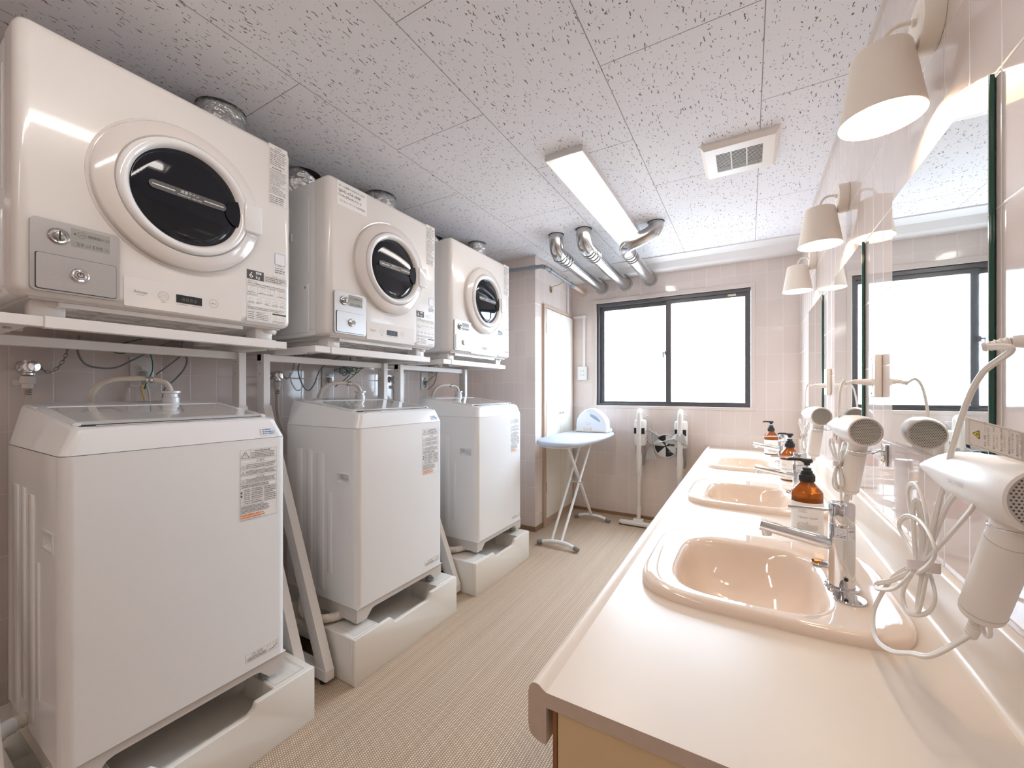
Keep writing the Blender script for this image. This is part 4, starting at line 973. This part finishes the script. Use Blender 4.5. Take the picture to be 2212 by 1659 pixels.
def bottle(x, y, label, turn, pump=0.):
    t = root('pump_bottle', (x, y, CZ + .0008), label, 'soap bottle', 'amber hand wash bottles on the counter'); t.rotation_euler.z = turn
    b = MB(M_amber); b.lathe([(.0, .001), (.040, 0), (.0445, .004), (.0450, .010), (.0450, .138), (.0438, .144), (.040, .150), (.0235, .170), (.0195, .176), (.0185, .186)], (0, 0, 0), (0, 0, 1), 40, True, True); b.done('bottle', t, 60)
    b = MB(M_label, M_inkg); R = .0454
    b.rings([[(R * math.cos(a), R * math.sin(a), z) for a in (2 * PI * k / 40 for k in range(40))] for z in (.008, .112)], True, False, False)
    b.m(M_inkg); i0 = len(b.bm.verts); F = Fr((0, 0, 0), (1, 0, 0), (0, 0, 1))
    F.text(b, 'ECLIPSE', -.030, .086, .0062, 'LEFT', 0); F.text(b, 'ORGANICS', -.030, .080, .0050, 'LEFT', 0); F.text(b, 'HAND WASH', -.030, .060, .0090, 'LEFT', 0, 1.05)
    F.line(b, -.034, .050, -.012, .050, .0004); F.text(b, '04', -.008, .048, .0055, 'LEFT', 0); F.line(b, .002, .050, .034, .050, .0004); F.dashes(b, -.030, .042, .006, .046, 1, .6, 7); F.dashes(b, -.034, .022, .030, .041, 6, .45, 8); F.line(b, -.034, .018, .034, .018, .0004)
    b.bm.verts.ensure_lookup_table()
    for v in list(b.bm.verts)[i0:]: a = v.co.x / R; v.co = V(((R + .0003) * math.sin(a), -(R + .0003) * math.cos(a), v.co.z))
    b.done('label', t, 60)
    b = MB(M_blk); b.lathe([(.0215, .178), (.0225, .180), (.0225, .199), (.0205, .201), (.0205, .204)], (0, 0, 0), (0, 0, 1), 32); b.lathe([(.0165, .203), (.0165, .213), (.0125, .216), (.0125, .223)], (0, 0, 0), (0, 0, 1), 24)
    for k in range(24): a = 2 * PI * k / 24; b.box((.0222 * math.cos(a) - .0008, .0222 * math.sin(a) - .0008, .181), (.0222 * math.cos(a) + .0008, .0222 * math.sin(a) + .0008, .198))
    b.done('collar', t)
    b = MB(M_clear); b.cyl((0, 0, .222), (0, 0, .236), .0042, n=14); b.done('stem', t)
    b = MB(M_blk); b.lathe([(.008, .232), (.010, .240), (.0155, .243), (.0165, .249), (.014, .254), (.0, .255)], (0, 0, 0), (0, 0, 1), 24)
    b.tube([(-.006, 0, .249), (-.025, 0, .2505), (-.048, 0, .250), (-.056, 0, .246)], lambda q: .0058 - .0018 * q, 12, 4); b.done('pump_head', t)
    return t
bottle(.172, 1.705, 'amber pump bottle nearest the camera, behind the first tap', .02)
bottle(.195, 2.690, 'amber pump bottle between the middle and farthest basins', -.28)
bottle(.150, 3.715, 'amber pump bottle at the window end of the counter', .25)

# ------------------------------------------------------------------ mirrors, lamps, outlets, hair dryers on the right wall
def mirror(ya, yb, label):
    t = root('wall_mirror', (XR - .0005, (ya + yb) / 2, 1.0625), label, 'mirror', 'frameless mirrors above the basins'); h = (yb - ya) / 2
    b = MB(M_mirror); b.box((-.0098, -h + .0005, .0005), (-.0088, h - .0005, .6645)); b.done('mirror_face', t)
    b = MB(M_mglass); b.box((-.0088, -h, 0), (-.0018, h, .665), .0008, 1); b.done('glass_edge', t)
    b = MB(M_blk); b.box((-.0018, -h + .004, .004), (0, h - .004, .661)); b.done('backing', t)
mirror(.986, 1.510, 'frameless mirror nearest the camera, above the first basin')
mirror(1.864, 2.391, 'frameless mirror above the middle basin')
mirror(2.780, 3.335, 'frameless mirror nearest the window wall')

def wall_lamp(y, label):
    t = root('wall_lamp', (XR - .0005, y, 2.006), label, 'lamp', 'cream wall lamps above the mirrors')
    b = MB(M_lampc); b.lathe([(.057, 0), (.0575, -.030), (.0555, -.0335), (.0, -.034)], (0, 0, 0), (1, 0, 0), 48, True, False); b.done('wall_plate', t)
    cx = -.092
    b = MB(M_lampc); b.lathe([(.0085, -.033), (.0085, -.040), (.006, -.042)], (0, 0, .014), (1, 0, 0), 16, False, True)
    b.tube([(-.036, 0, .014), (-.050, 0, .019), (-.066, 0, .019), (-.080, 0, .011), (-.090, 0, -.008), (cx, 0, -.030)], .0048, 14, 8); b.done('arm', t)
    q = -.010
    b = MB(M_lampc); b.lathe([(.0, -.0165 + q), (.048, -.0170 + q), (.0525, -.0195 + q), (.0545, -.024 + q), (.0775, -.168 + q), (.0790, -.1715 + q), (.0780, -.1735 + q)], (cx, 0, 0), (0, 0, 1), 56, False, False); sh = b.done('lamp_shade', t, 50)
    b = MB(M_lampin); b.lathe([(.0778, -.1736 + q), (.0755, -.168 + q), (.0530, -.026 + q), (.050, -.0205 + q), (.0, -.0190 + q)], (cx, 0, 0), (0, 0, 1), 56, False, False); b.done('shade_lining', sh, 50)
    b = MB(M_white); b.cyl((cx, 0, -.0195 + q), (cx, 0, -.050 + q), .016, n=20); b.done('bulb_holder', t)
    b = MB(M_bulb); b.lathe([(.013, -.050 + q), (.015, -.062 + q), (.027, -.080 + q), (.034, -.100 + q), (.034, -.118 + q), (.026, -.134 + q), (.012, -.143 + q), (.0, -.145 + q)], (cx, 0, 0), (0, 0, 1), 28, True, False); b.done('bulb', t, 60)
wall_lamp(1.235, 'cream wall lamp nearest the camera, lit, above the first mirror')
wall_lamp(2.165, 'middle of the three lit cream wall lamps')
wall_lamp(3.090, 'lit cream wall lamp nearest the window wall')

def outlet_r(y, label):
    t = root('wall_outlet', (XR - .0005, y, 1.248), label, 'outlet', 'raised power outlets between the mirrors')
    b = MB(M_plas); b.box((-.018, -.039, -.067), (0, .039, .067), .004, 3); b.done('cover_plate', t)
    b = MB(M_white); b.box((-.0195, -.014, -.038), (-.0178, .014, .040), .0006, 1); s_ = b.done('socket', t)
    for z in (.026, -.020):
        for yy in (-.004, .004):
            b = MB(M_dark); b.box((-.0198, yy - .0010, z - .005), (-.0193, yy + .0010, z + .005)); b.done('socket_slot', s_)
    for z in (.054, -.054): b = MB(M_dark); b.cyl((-.0178, 0, z), (-.0184, 0, z), .003, n=10); b.done('plate_screw', t)
outlet_r(1.690, 'cream power outlet between the nearest and middle mirrors, dryer plugged in')
outlet_r(2.590, 'cream power outlet between the middle and far mirrors')

def hair_dryer(G, yaw, cord, label, full, outlet):
    t = root('hair_dryer', G, label, 'hair dryer', 'white hair dryers hanging on the wall', yaw)
    Mi = (Matrix.Translation(V(G)) @ Matrix.Rotation(yaw, 4, 'Z')).inverted()
    b = MB(M_plas); N = 40
    ks = 1.12
    spec = [(.0, .0365, .0365, 0), (.001, .0400, .0400, 0), (.010, .0415, .0415, 0), (.030, .0425, .0428, .001), (.060, .0420, .0430, .001), (.095, .0390, .0400, .002), (.130, .0350, .0378, .002), (.160, .0300, .0330, .003), (.183, .0275, .0255, .004), (.200, .0270, .0165, .004), (.208, .0255, .0105, .004)]
    b.rings([[(rx * math.cos(q), y * ks, zo + rz * math.sin(q)) for q in (2 * PI * k / N for k in range(N))] for y, rx, rz, zo in spec], True, False, False)
    b.rings([[(rx * math.cos(q), y * ks, .004 + rz * math.sin(q)) for q in (2 * PI * k / N for k in range(N))] for y, rx, rz in ((.208, .0255, .0105), (.200, .022, .008))], True, False, False)
    body = b.done('body', t, 60)
    b = MB(M_dark); b.rings([[(.0240 * math.cos(q), .226, .004 + .0088 * math.sin(q)) for q in (2 * PI * k / 24 for k in range(24))], [(.0240 * math.cos(q), .227, .004 + .0088 * math.sin(q)) for q in (2 * PI * k / 24 for k in range(24))]]); b.done('air_outlet', body)
    b = MB(mat('grille_beige', (.74, .69, .64), .4)); b.lathe([(.0368, .0), (.0365, .0035), (.0, .004)], (0, 0, 0), (0, 1, 0), 40, False, False); gr = b.done('rear_grille', t, 60)
    b = MB(mat('grille_hole', (.10, .085, .075), .7)); F = Fr((0, .0022, 0), (1, 0, 0), (0, 0, 1)); st = .0046
    for i in range(-8, 9):
        for j in range(-9, 10):
            x, z = (i + (.5 if j % 2 else 0)) * st, j * st * .87
            if x * x + z * z < .0335 ** 2: F.disc(b, x, z, .00135, .0010, 6)
    b.done('grille_holes', gr)['kind'] = 'stuff'
    b = MB(M_skirt); Fb = Fr((-.0385, .112, -.002), (0, -1, -.02), (-.0, 0, 1)); Fb.text(b, 'SALONIA', 0, 0, .0095, 'LEFT', .003); b.done('brand_print', body)
    # handle hangs down and tilts away
    A = V((0, .050, -.030)); B_ = V((.0, .125, -.190)); dv = (B_ - A).normalized()
    b = MB(M_plas); b.lathe([(.0, -.01), (.0225, -.005), (.0228, .035), (.0235, .037), (.0240, .060), (.0243, .150), (.0238, (B_ - A).length - .003), (.0225, (B_ - A).length), (.0, (B_ - A).length + .0005)], A, dv, 36, False, False); hd = b.done('handle', t, 50)
    b = MB(M_skirt); b.lathe([(.0230, .0), (.0236, .001), (.0236, .002), (.0230, .003)], A + dv * .036, dv, 36, False, False); b.done('handle_seam', hd); b = MB(M_skirt); b.lathe([(.0240, .0), (.0246, .001), (.0240, .002)], A + dv * ((B_ - A).length - .012), dv, 36, False, False); b.done('handle_seam', hd)
    b = MB(M_plas); d2 = (dv * .9 + V((-.15, -.0, -.35)) * (1 if full else 1)).normalized(); C_ = B_ + dv * .0
    prof = [(.0075, -.002)]
    for k in range(12): prof += [(.0085 - k * .0001, k * .0036), (.0085 - k * .0001, k * .0036 + .0022), (.0068, k * .0036 + .0024), (.0068, k * .0036 + .0034)]
    b.lathe(prof, C_, d2, 18); b.lathe([(.0068, .042), (.0050, .045)], C_, d2, 14, False, True); b.done('strain_relief', hd)
    b = MB(M_plas); ctr = C_ + V((.0, -.012, -.014)); b.tube([ctr + V((0, .0085 * math.cos(q), .0115 * math.sin(q))) for q in (2 * PI * k / 14 for k in range(15))], .0026, 10, 2); b.done('hanging_loop', hd)
    end = Mi.inverted() @ (C_ + d2 * .040)
    # plug
    P = V(outlet); b = MB(M_plas); q0 = Mi @ P; q1 = Mi @ (P + V((-.045, -.004, .002))); b.tube([q0, q0.lerp(q1, .5), q1], lambda q: .0125 - .0055 * q, 16, 3)
    q2 = Mi @ (P + V((-.068, .004, -.004))); prof = [];
    b.tube([q1, q2], .0055, 12, raw=True)
    for k in range(5): b.lathe([(.0055, -.0015), (.0072, 0), (.0055, .0015)], q1.lerp(q2, k / 5 + .1), q2 - q1, 14, False, False)
    b.done('plug', t)
    for nm, pts in cord:
        pts = [V(p) for p in pts]
        if nm == 'tail': pts = pts + [end]
        if nm == 'lead': pts = [P + V((-.066, .004, -.004))] + pts
        b = MB(M_cord); b.twin([Mi @ p for p in pts], .0024, 10, up=(1, .2, 0)); b.done('cord', t, 60)
    return t, Mi
def ellipse_tie(t, Mi, c, rx, ry, h, tilt=0.):
    b = MB(M_velcro); c = V(c); n = 24; rs = []
    for z in (-h / 2, h / 2):
        rs.append([Mi @ (c + V((rx * math.cos(q), ry * math.sin(q), z - tilt * ry * math.sin(q)))) for q in (2 * PI * k / n for k in range(n))])
    b.rings(rs); b.done('cable_tie', t)
hc = [('lead', [(.280, .742, 1.252), (.272, .789, 1.226), (.268, .825, 1.184), (.264, .855, 1.122), (.262, .880, 1.062), (.258, .900, 1.006), (.252, .918, .945), (.250, .925, .905)]),
      ('loop', [(.258, .940, .912), (.262, 1.010, .942), (.262, 1.048, .997), (.260, 1.032, 1.024), (.258, .990, 1.033), (.258, .954, 1.012), (.258, .934, .966), (.255, .940, .912)]),
      ('loop', [(.244, .935, .912), (.238, .922, .966), (.236, .917, 1.012), (.240, .912, 1.018), (.246, .915, .97), (.248, .930, .912)]),
      ('loop', [(.246, .930, .912), (.244, .982, .930), (.240, 1.008, .952), (.236, .958, .982), (.236, .900, .993), (.232, .838, .990), (.230, .805, .970), (.232, .842, .938), (.238, .905, .905)]),
      ('loop', [(.258, .945, .908), (.262, .905, .985), (.262, .860, 1.036), (.262, .815, 1.062), (.262, .785, 1.062), (.262, .786, 1.047), (.260, .825, 1.010), (.256, .880, .960), (.250, .935, .908)]),
      ('loop', [(.250, .940, .915), (.250, 1.008, .850), (.248, 1.020, .820), (.246, .988, .806), (.246, .932, .826), (.246, .882, .856), (.248, .868, .886), (.250, .900, .915)]),
      ('loop', [(.240, .900, .918), (.222, .960, .868), (.210, 1.010, .838), (.208, .995, .834), (.214, .920, .868), (.230, .900, .905)]),
      ('loop', [(.248, .915, .918), (.240, .912, .852), (.238, .896, .850), (.243, .882, .915)]),
      ('tail', [(.242, .925, .915), (.226, .985, .862), (.212, 1.020, .795), (.205, 1.015, .758), (.202, .965, .742), (.202, .885, .760), (.206, .808, .805), (.222, .775, .838)])]
hc[-1] = ('tail', [(.242, .925, .915), (.226, .985, .862), (.212, 1.020, .800), (.205, 1.018, .768), (.202, .978, .748), (.204, .900, .770), (.212, .832, .806), (.226, .800, .826)])
t, Mi = hair_dryer((.303, .722, 1.070), .11, hc, 'white hair dryer nearest the camera with a warning tag on its cord', True, (.335, .775, 1.262))
ellipse_tie(t, Mi, (.248, .918, .912), .020, .026, .016, .35)
b = MB(M_tag, M_inkg, M_yellow, M_ink); F = Fr((.262, .797, 1.1265), (.028, -.055, -.013), (0, 0, 1)); F.plate(b, -.006, 0, .145, .037, .0004, .0006, .002)
b.m(M_inkg); F.frame(b, .0, .002, .062, .035, .0004); F.frame(b, .063, .002, .140, .035, .0004)
b.m(M_yellow); b.faces([F.p(.0045, .018, .0007), F.p(.0125, .0125, .0007), F.p(.0125, .0235, .0007)], [(0, 1, 2)]); b.m(M_ink)
for p, q in (((.0045, .018), (.0125, .0125)), ((.0125, .0125), (.0125, .0235)), ((.0125, .0235), (.0045, .018))): F.line(b, *p, *q, .0008, .0009)
F.disc(b, .0102, .018, .0013, .001, 8)
FV = Fr(F.p(0, 0, 0), -F.u * -1, -F.r); F2 = Fr(F.p(.021, .005, 0), F.u, -F.r); b.m(M_inkg)
F2.text(b, '火災・感電・ショートの', 0, 0, .0030, 'LEFT', .0010); F2.text(b, 'おそれがあります', .002, -.0042, .0030, 'LEFT', .0010)
for k, (s1, s2) in enumerate((('●水につけたり、水をか', 'けたりしない。'), ('●水の近くで機器を使用', 'してはならない。'), ('●濡れた手で使用したり', '電源プラグの抜き差し'), ('●使用時以外は必ず電', '源を切り、電源プラグ'))):
    yy = -.0105 - k * .0088; F2.text(b, s1, 0, yy, .0027, 'LEFT', .0010); F2.text(b, s2, .0022, yy - .0036, .0027, 'LEFT', .0010)
b.m(M_yellow); b.faces([F.p(.068, .026, .0007), F.p(.076, .0205, .0007), F.p(.076, .0315, .0007)], [(0, 1, 2)]); b.m(M_inkg); F.dashes(b, .080, .004, .136, .033, 7, .4, 77)
for v in b.bm.verts: v.co = Mi @ v.co
b.done('warning_tag', t)

def simple_cords(c, y0_, full=False):
    x, y, z = c; R = random.Random(int(y * 100)); out_ = []
    out_.append(('lead', [(.262, y0_ - .045, 1.236), (.250, y0_ - .060, 1.205), (.244, y + .020, 1.13), (x + .006, y + .010, 1.06), (x, y, z + .01)]))
    for dx, dy, hgt in ((.018, .030, .062), (-.012, .034, .072), (.012, -.030, .055), (.0, -.045, .045)):
        out_.append(('loop', [(x, y, z - .005), (x + dx * .6, y + dy * .5, z + hgt * .6), (x + dx, y + dy, z + hgt), (x + dx * 1.3, y + dy * 1.3, z + hgt * .8), (x + dx * .7, y + dy * .8, z + hgt * .3), (x, y, z - .005)]))
    for dx, dy, hgt in ((.012, .022, .065), (-.010, .018, .072), (.006, -.026, .060)):
        out_.append(('loop', [(x, y, z + .005), (x + dx * .8, y + dy * .9, z - hgt * .5), (x + dx, y + dy, z - hgt), (x - dx * .2, y - dy * .2, z - hgt * 1.15), (x - dx * .8, y - dy * .7, z - hgt * .6), (x, y, z + .005)]))
    return out_
for G, yaw, c, oy, lab in (((.283, 1.48, 1.086), .13, (.240, 1.595, .978), 1.690, 'white hair dryer in the middle, grille facing the camera'), ((.285, 2.29, 1.086), .13, (.238, 2.480, .985), 2.590, 'white hair dryer farthest from the camera')):
    cs = simple_cords(c, oy)
    cs.append(('tail', [(c[0], c[1], c[2]), (c[0] + .004, c[1] - .01, c[2] - .06), (c[0] + .004, c[1] - .02, c[2] - .115), (c[0] + .005, c[1] - .025, c[2] - .145), (c[0] + .010, c[1] - .010, c[2] - .150)]))
    t, Mi = hair_dryer(G, yaw, cs, lab, False, (.337, oy - .004, 1.229))
    ellipse_tie(t, Mi, c, .014, .018, .016)
    b = MB(M_tag, M_yellow, M_inkg); F = Fr((c[0] + .004, c[1] + .020, 1.075), (.5, -.85, 0), (.0, 0, 1)); F.plate(b, 0, 0, .026, .050, .0004, .0008); b.m(M_yellow); F.tri(b, .013, .036, .012, .0008); b.m(M_inkg); F.dashes(b, .003, .004, .023, .026, 5, .5, 30)
    for v in b.bm.verts: v.co = Mi @ v.co
    b.done('warning_tag', t)
def holder(G, label):
    t = root('hair_dryer_holder', (XR - .0005, G[1] + .062, 1.026), label, 'holder', 'chrome ring holders for the hair dryers')
    c = V((G[0] - XR + .0005, -.002, .0)); b = MB(M_chrome)
    ring = [c + V((-.0275 * math.cos(q), .0285 * math.sin(q), -.002)) for q in [(-155 + k * 310 / 20) * PI / 180 for k in range(21)]]
    b.tube(ring, .0026, 12, 2); b.tube([c + V((.024, .012, -.004)), (-.03, .050, -.004), (-.006, .082, -.004)], .0026, 10, 3); b.tube([c + V((.024, -.012, -.004)), (-.03, .030, -.004), (-.006, .066, -.004)], .0026, 10, 3); b.done('ring', t)
    b = MB(M_chrome); b.box((-.007, .052, -.048), (0, .096, .016), .002); b.done('wall_bracket', t)
    for yy in (.064, .084): b = MB(M_brass); b.lathe([(.0045, -.0068), (.004, -.0092), (.0, -.0098)], (0, yy, -.033), (1, 0, 0), 14, False, False); b.done('screw', t)
holder((.303, .722), 'chrome ring holder under the hair dryer nearest the camera')
holder((.283, 1.48), 'chrome ring holder with two screws under the middle hair dryer')
holder((.285, 2.29), 'chrome ring holder under the farthest hair dryer')
outlet_r(.775, 'cream power outlet at the right edge feeding the nearest hair dryer')

# ------------------------------------------------------------------ ironing board, iron, vacuum cleaners
t = root('ironing_board', (-1.30, 3.30, 0), 'ironing board with blue grey cover on crossed white legs', 'ironing board')
pts = [(-1.43, 2.87), (-1.36, 2.805), (-1.28, 2.785), (-1.20, 2.80), (-1.145, 2.86), (-1.105, 3.0), (-1.085, 3.2), (-1.075, 3.45), (-1.080, 3.70), (-1.095, 3.80), (-1.13, 3.835), (-1.30, 3.845), (-1.46, 3.84), (-1.50, 3.81), (-1.515, 3.70), (-1.522, 3.45), (-1.52, 3.25), (-1.50, 3.05), (-1.47, 2.93)]
pts = [V((x + 1.30, y - 3.30, 0)) for x, y in pts]; sm = smooth_path(pts + [pts[0]], 5)[:-1]
def ringo(s, z): return [(p.x * s, p.y * (1 - (1 - s) * .5) + .0, z) for p in sm]
b = MB(M_fabric); b.rings([ringo(.93, .778), ringo(.985, .782), ringo(1.0, .792), ringo(1.0, .800), ringo(.988, .810), ringo(.95, .814)]); b.done('padded_cover', t, 70)
b = MB(M_rack); b.rings([ringo(.90, .770), ringo(.92, .778)]); b.done('board_frame', t)
def legtube(nm, pts, r=.0105):
    b = MB(M_white); b.tube([V(p) - V((-1.30, 3.30, 0)) for p in pts], r, 16, 6); return b.done(nm, t)
legtube('leg', [(-1.325, 2.905, .045), (-1.30, 3.50, .772)]); legtube('leg', [(-1.245, 2.905, .045), (-1.215, 3.52, .772)])
legtube('leg', [(-1.27, 3.665, .045), (-1.27, 3.08, .772)], .0135)
for y, k in ((2.885, 0), (3.675, 1)):
    b = MB(M_white); o = V((-1.30, 3.30, 0)); b.tube([V((-1.400, y - .01, .026)) - o, V((-1.34, y, .040)) - o, V((-1.262, y + .003, .043)) - o, V((-1.19, y, .040)) - o, V((-1.125, y - .012, .026)) - o], .0145, 16, 5); f = b.done('foot_tube', t)
    for xa, xb in ((-1.435, -1.398), (-1.127, -1.090)):
        b = MB(M_rub); s = -1 if xa < -1.3 else 1; p0 = V((xb if s < 0 else xa, y - .010, .0265)) - o; p1 = V((xa if s < 0 else xb, y - .018, .021)) - o
        b.lathe([(.0175, -.004), (.018, .0), (.0178, .028), (.013, .038), (.0, .040)], p0, p1 - p0, 18); b.done('foot_cap', f)
b = MB(M_greyp); o = V((-1.30, 3.30, 0)); zc = .412
b.cyl(V((-1.345, 3.232, .440)) - o, V((-1.19, 3.232, .440)) - o, .005, n=12)
for x in (-1.297, -1.243): b.lathe([(.017, -.006), (.017, .006)], V((x, 3.232 + .03, .44)) - o, (1, 0, 0), 16)
b.done('pivot', t)

t = root('iron_case', (-1.285, 3.765, .8155), 'cordless iron under a clear domed case on the ironing board', 'iron')
b = MB(M_clear, M_vac)
prof = [(-.150, .0), (-.153, .060), (-.143, .120), (-.112, .172), (-.068, .208), (-.020, .226), (.020, .220), (.073, .190), (.112, .152), (.132, .126), (.144, .098), (.151, .030), (.148, .0)]
b.prism(prof, 1, -.062, .062, .014, 3)
b.done('case', t, 60)
b = MB(M_vac); b.box((-.156, -.072, 0), (.156, .068, .022), .008, 3); b.box((-.075, -.075, .0), (.0, -.058, .045), .004); b.done('base', t)
b = MB(M_blue); 
hp = [(.0, .178), (.028, .172), (.070, .143), (.094, .116), (.090, .104), (.060, .110), (.020, .135), (-.002, .158)]
hp = [(-.012, .172), (.022, .164), (.062, .138), (.088, .108), (.082, .098), (.055, .110), (.018, .132), (-.010, .152)]
b = MB(mat('case_window_blue', (.32, .42, .58), .15, coat=.4)); b.prism(hp, 1, -.0635, -.061, .001, 1); b.done('handle_window', t)
b = MB(M_greyp); F = Fr((0, -.0625, 0), (1, 0, 0), (0, 0, 1)); F.text(b, 'Panasonic', -.052, .082, .0135, 'LEFT', .001); F.dashes(b, -.045, .066, -.012, .073, 1, .6, 2); b.done('maker_print', t)
b = MB(M_white); b.tube([(.14, -.03, .02), (.178, -.035, .012), (.185, -.02, .022), (.165, .0, .040), (.178, .01, .028), (.15, .02, .012)], .0032, 8, 6); b.done('power_cord', t)

def vacuum(x, y, label, flip):
    t = root('stick_vacuum', (x, y, 0), label, 'vacuum cleaner', 'ivory stick vacuum cleaners by the window wall')
    b = MB(M_vac)
    b.lathe([(.0, .700), (.044, .702), (.052, .716), (.054, .740), (.054, .900), (.050, .930), (.040, .938), (.0, .94)], (0, .015, 0), (0, 0, 1), 32, False, False, sx=1.05); mo = b.done('motor_housing', t, 40)
    b = MB(M_blk)
    for s in (-1, 1):
        for k in range(5): b.box((s * .034 - .012, -.0425 + abs(s) * .0, .815 + k * .0105), (s * .034 + .012, -.030, .8205 + k * .0105))
    b.done('air_slots', mo)
    b = MB(M_blk); b.box((-.047, -.036, .812), (-.020, -.028, .866)); b.done('slot_backing', mo); b = MB(M_blk); b.box((.020, -.036, .812), (.047, -.028, .866)); b.done('slot_backing', mo)
    b = MB(M_vac); b.tube([(0, -.050, .58), (0, -.052, .72), (0, -.054, .86), (0, -.052, .96), (0, -.040, 1.005), (0, -.012, 1.025), (0, .018, 1.012), (0, .030, .975), (0, .028, .93)], lambda q: .0225 - .006 * q, 20, 6); b.box((-.008, -.078, .800), (.008, -.070, .828), .003); b.done('handle', t, 50)
    b = MB(mat('smoked_cup', (.30, .28, .30), .12, coat=.3)); b.lathe([(.0, .520), (.034, .522), (.040, .54), (.044, .700), (.0, .702)], (0, .020, 0), (0, 0, 1), 28, False, False); b.done('dust_cup', t, 40)
    b = MB(M_vac); b.lathe([(.0, .42), (.0235, .425), (.026, .45), (.027, .60), (.0235, .64), (.0, .645)], (0, -.048, 0), (0, 0, 1), 24, False, False); b.box((-.010, -.082, .455), (.010, -.070, .490), .004); b.done('grip_neck', t)
    b = MB(M_vac); b.cyl((0, -.048, .43), (0, -.048, .375), .0205, n=22); b.cyl((0, -.048, .38), (0, -.048, .10), .0155, n=22); b.lathe([(.0155, .085), (.021, .09), (.021, .15), (.0155, .155)], (0, -.048, 0), (0, 0, 1), 22); b.done('wand', t)
    b = MB(M_vac); b.cyl((0, -.048, .095), (0, -.055, .045), .0195, .016, 20); b.box((-.045, -.105, .018), (.045, -.035, .045), .010, 3); b.prism([(-.150, -.165), (-.120, -.175), (.120, -.175), (.150, -.165), (.155, -.11), (.060, -.095), (.035, -.06), (-.035, -.06), (-.060, -.095), (-.155, -.11)], 2, .008, .034, .006, 2); fh = b.done('floor_head', t)
    b = MB(M_blk); b.box((-.148, -.172, .001), (.148, -.110, .010), .002); b.done('bumper', fh)
    for s in (-1, 1): b = MB(M_rub); b.cyl((s * .050, -.050, .0135), (s * .062, -.050, .0135), .013, n=18); b.done('wheel', fh)
    return t
def cord_on(t, pts, r=.0034):
    o = t.location; b = MB(mat('vacuum_cord_grey', (.50, .49, .48), .45)); b.tube([V(p) - o for p in pts], r, 8, 8); b.done('power_cord', t, 180)
v1 = vacuum(-.865, 3.845, 'ivory stick vacuum cleaner on the left below the window', 1)
v2 = vacuum(-.515, 3.845, 'ivory stick vacuum cleaner on the right, partly behind the counter', -1)
R = random.Random(4)
cord_on(v1, [(-.845, 3.88, .95), (-.805, 3.90, .97), (-.785, 3.89, .90), (-.775, 3.86, .80), (-.765, 3.85, .72)])
for k in range(7):
    a = -.05 + k * .016; cord_on(v1, [(-.765 + .004 * k, 3.85, .705), (-.765 + a * 1.1, 3.845 + .004 * k, .80 + .012 * (k % 3)), (-.745 + a * .9, 3.84, .855 - .01 * k), (-.725 + a * .5, 3.85, .80), (-.757, 3.85 + .003 * k, .705)])
for k in range(7):
    a = -.045 + k * .014; cord_on(v1, [(-.763, 3.85, .715), (-.768 + a * .8, 3.845 + .004 * k, .63), (-.768 + a, 3.84, .575 + .006 * (k % 3)), (-.757 + a * .6, 3.85, .60), (-.760, 3.852, .70)])
b = MB(M_inkg); b.lathe([(.020, -.012), (.021, 0), (.020, .012)], V((-.762, 3.850, .710)) - v1.location, (0, 0, 1), 18, True, True, sx=.9); b.done('cable_tie', v1)
cord_on(v2, [(-.50, 3.88, .95), (-.475, 3.90, .99), (-.56, 3.90, .97), (-.575, 3.88, .90), (-.57, 3.86, .83)])
for k in range(9):
    a = k * .011; cord_on(v2, [(-.585, 3.79, .78), (-.54, 3.775 - .003 * k, .83 - a * .5), (-.48 + .003 * k, 3.78, .82 - a), (-.50, 3.78, .765 - a * .3), (-.60, 3.80, .775 - .004 * k), (-.70, 3.82 + .002 * k, .735 + a * .25), (-.745, 3.84, .72 + a * .2)])
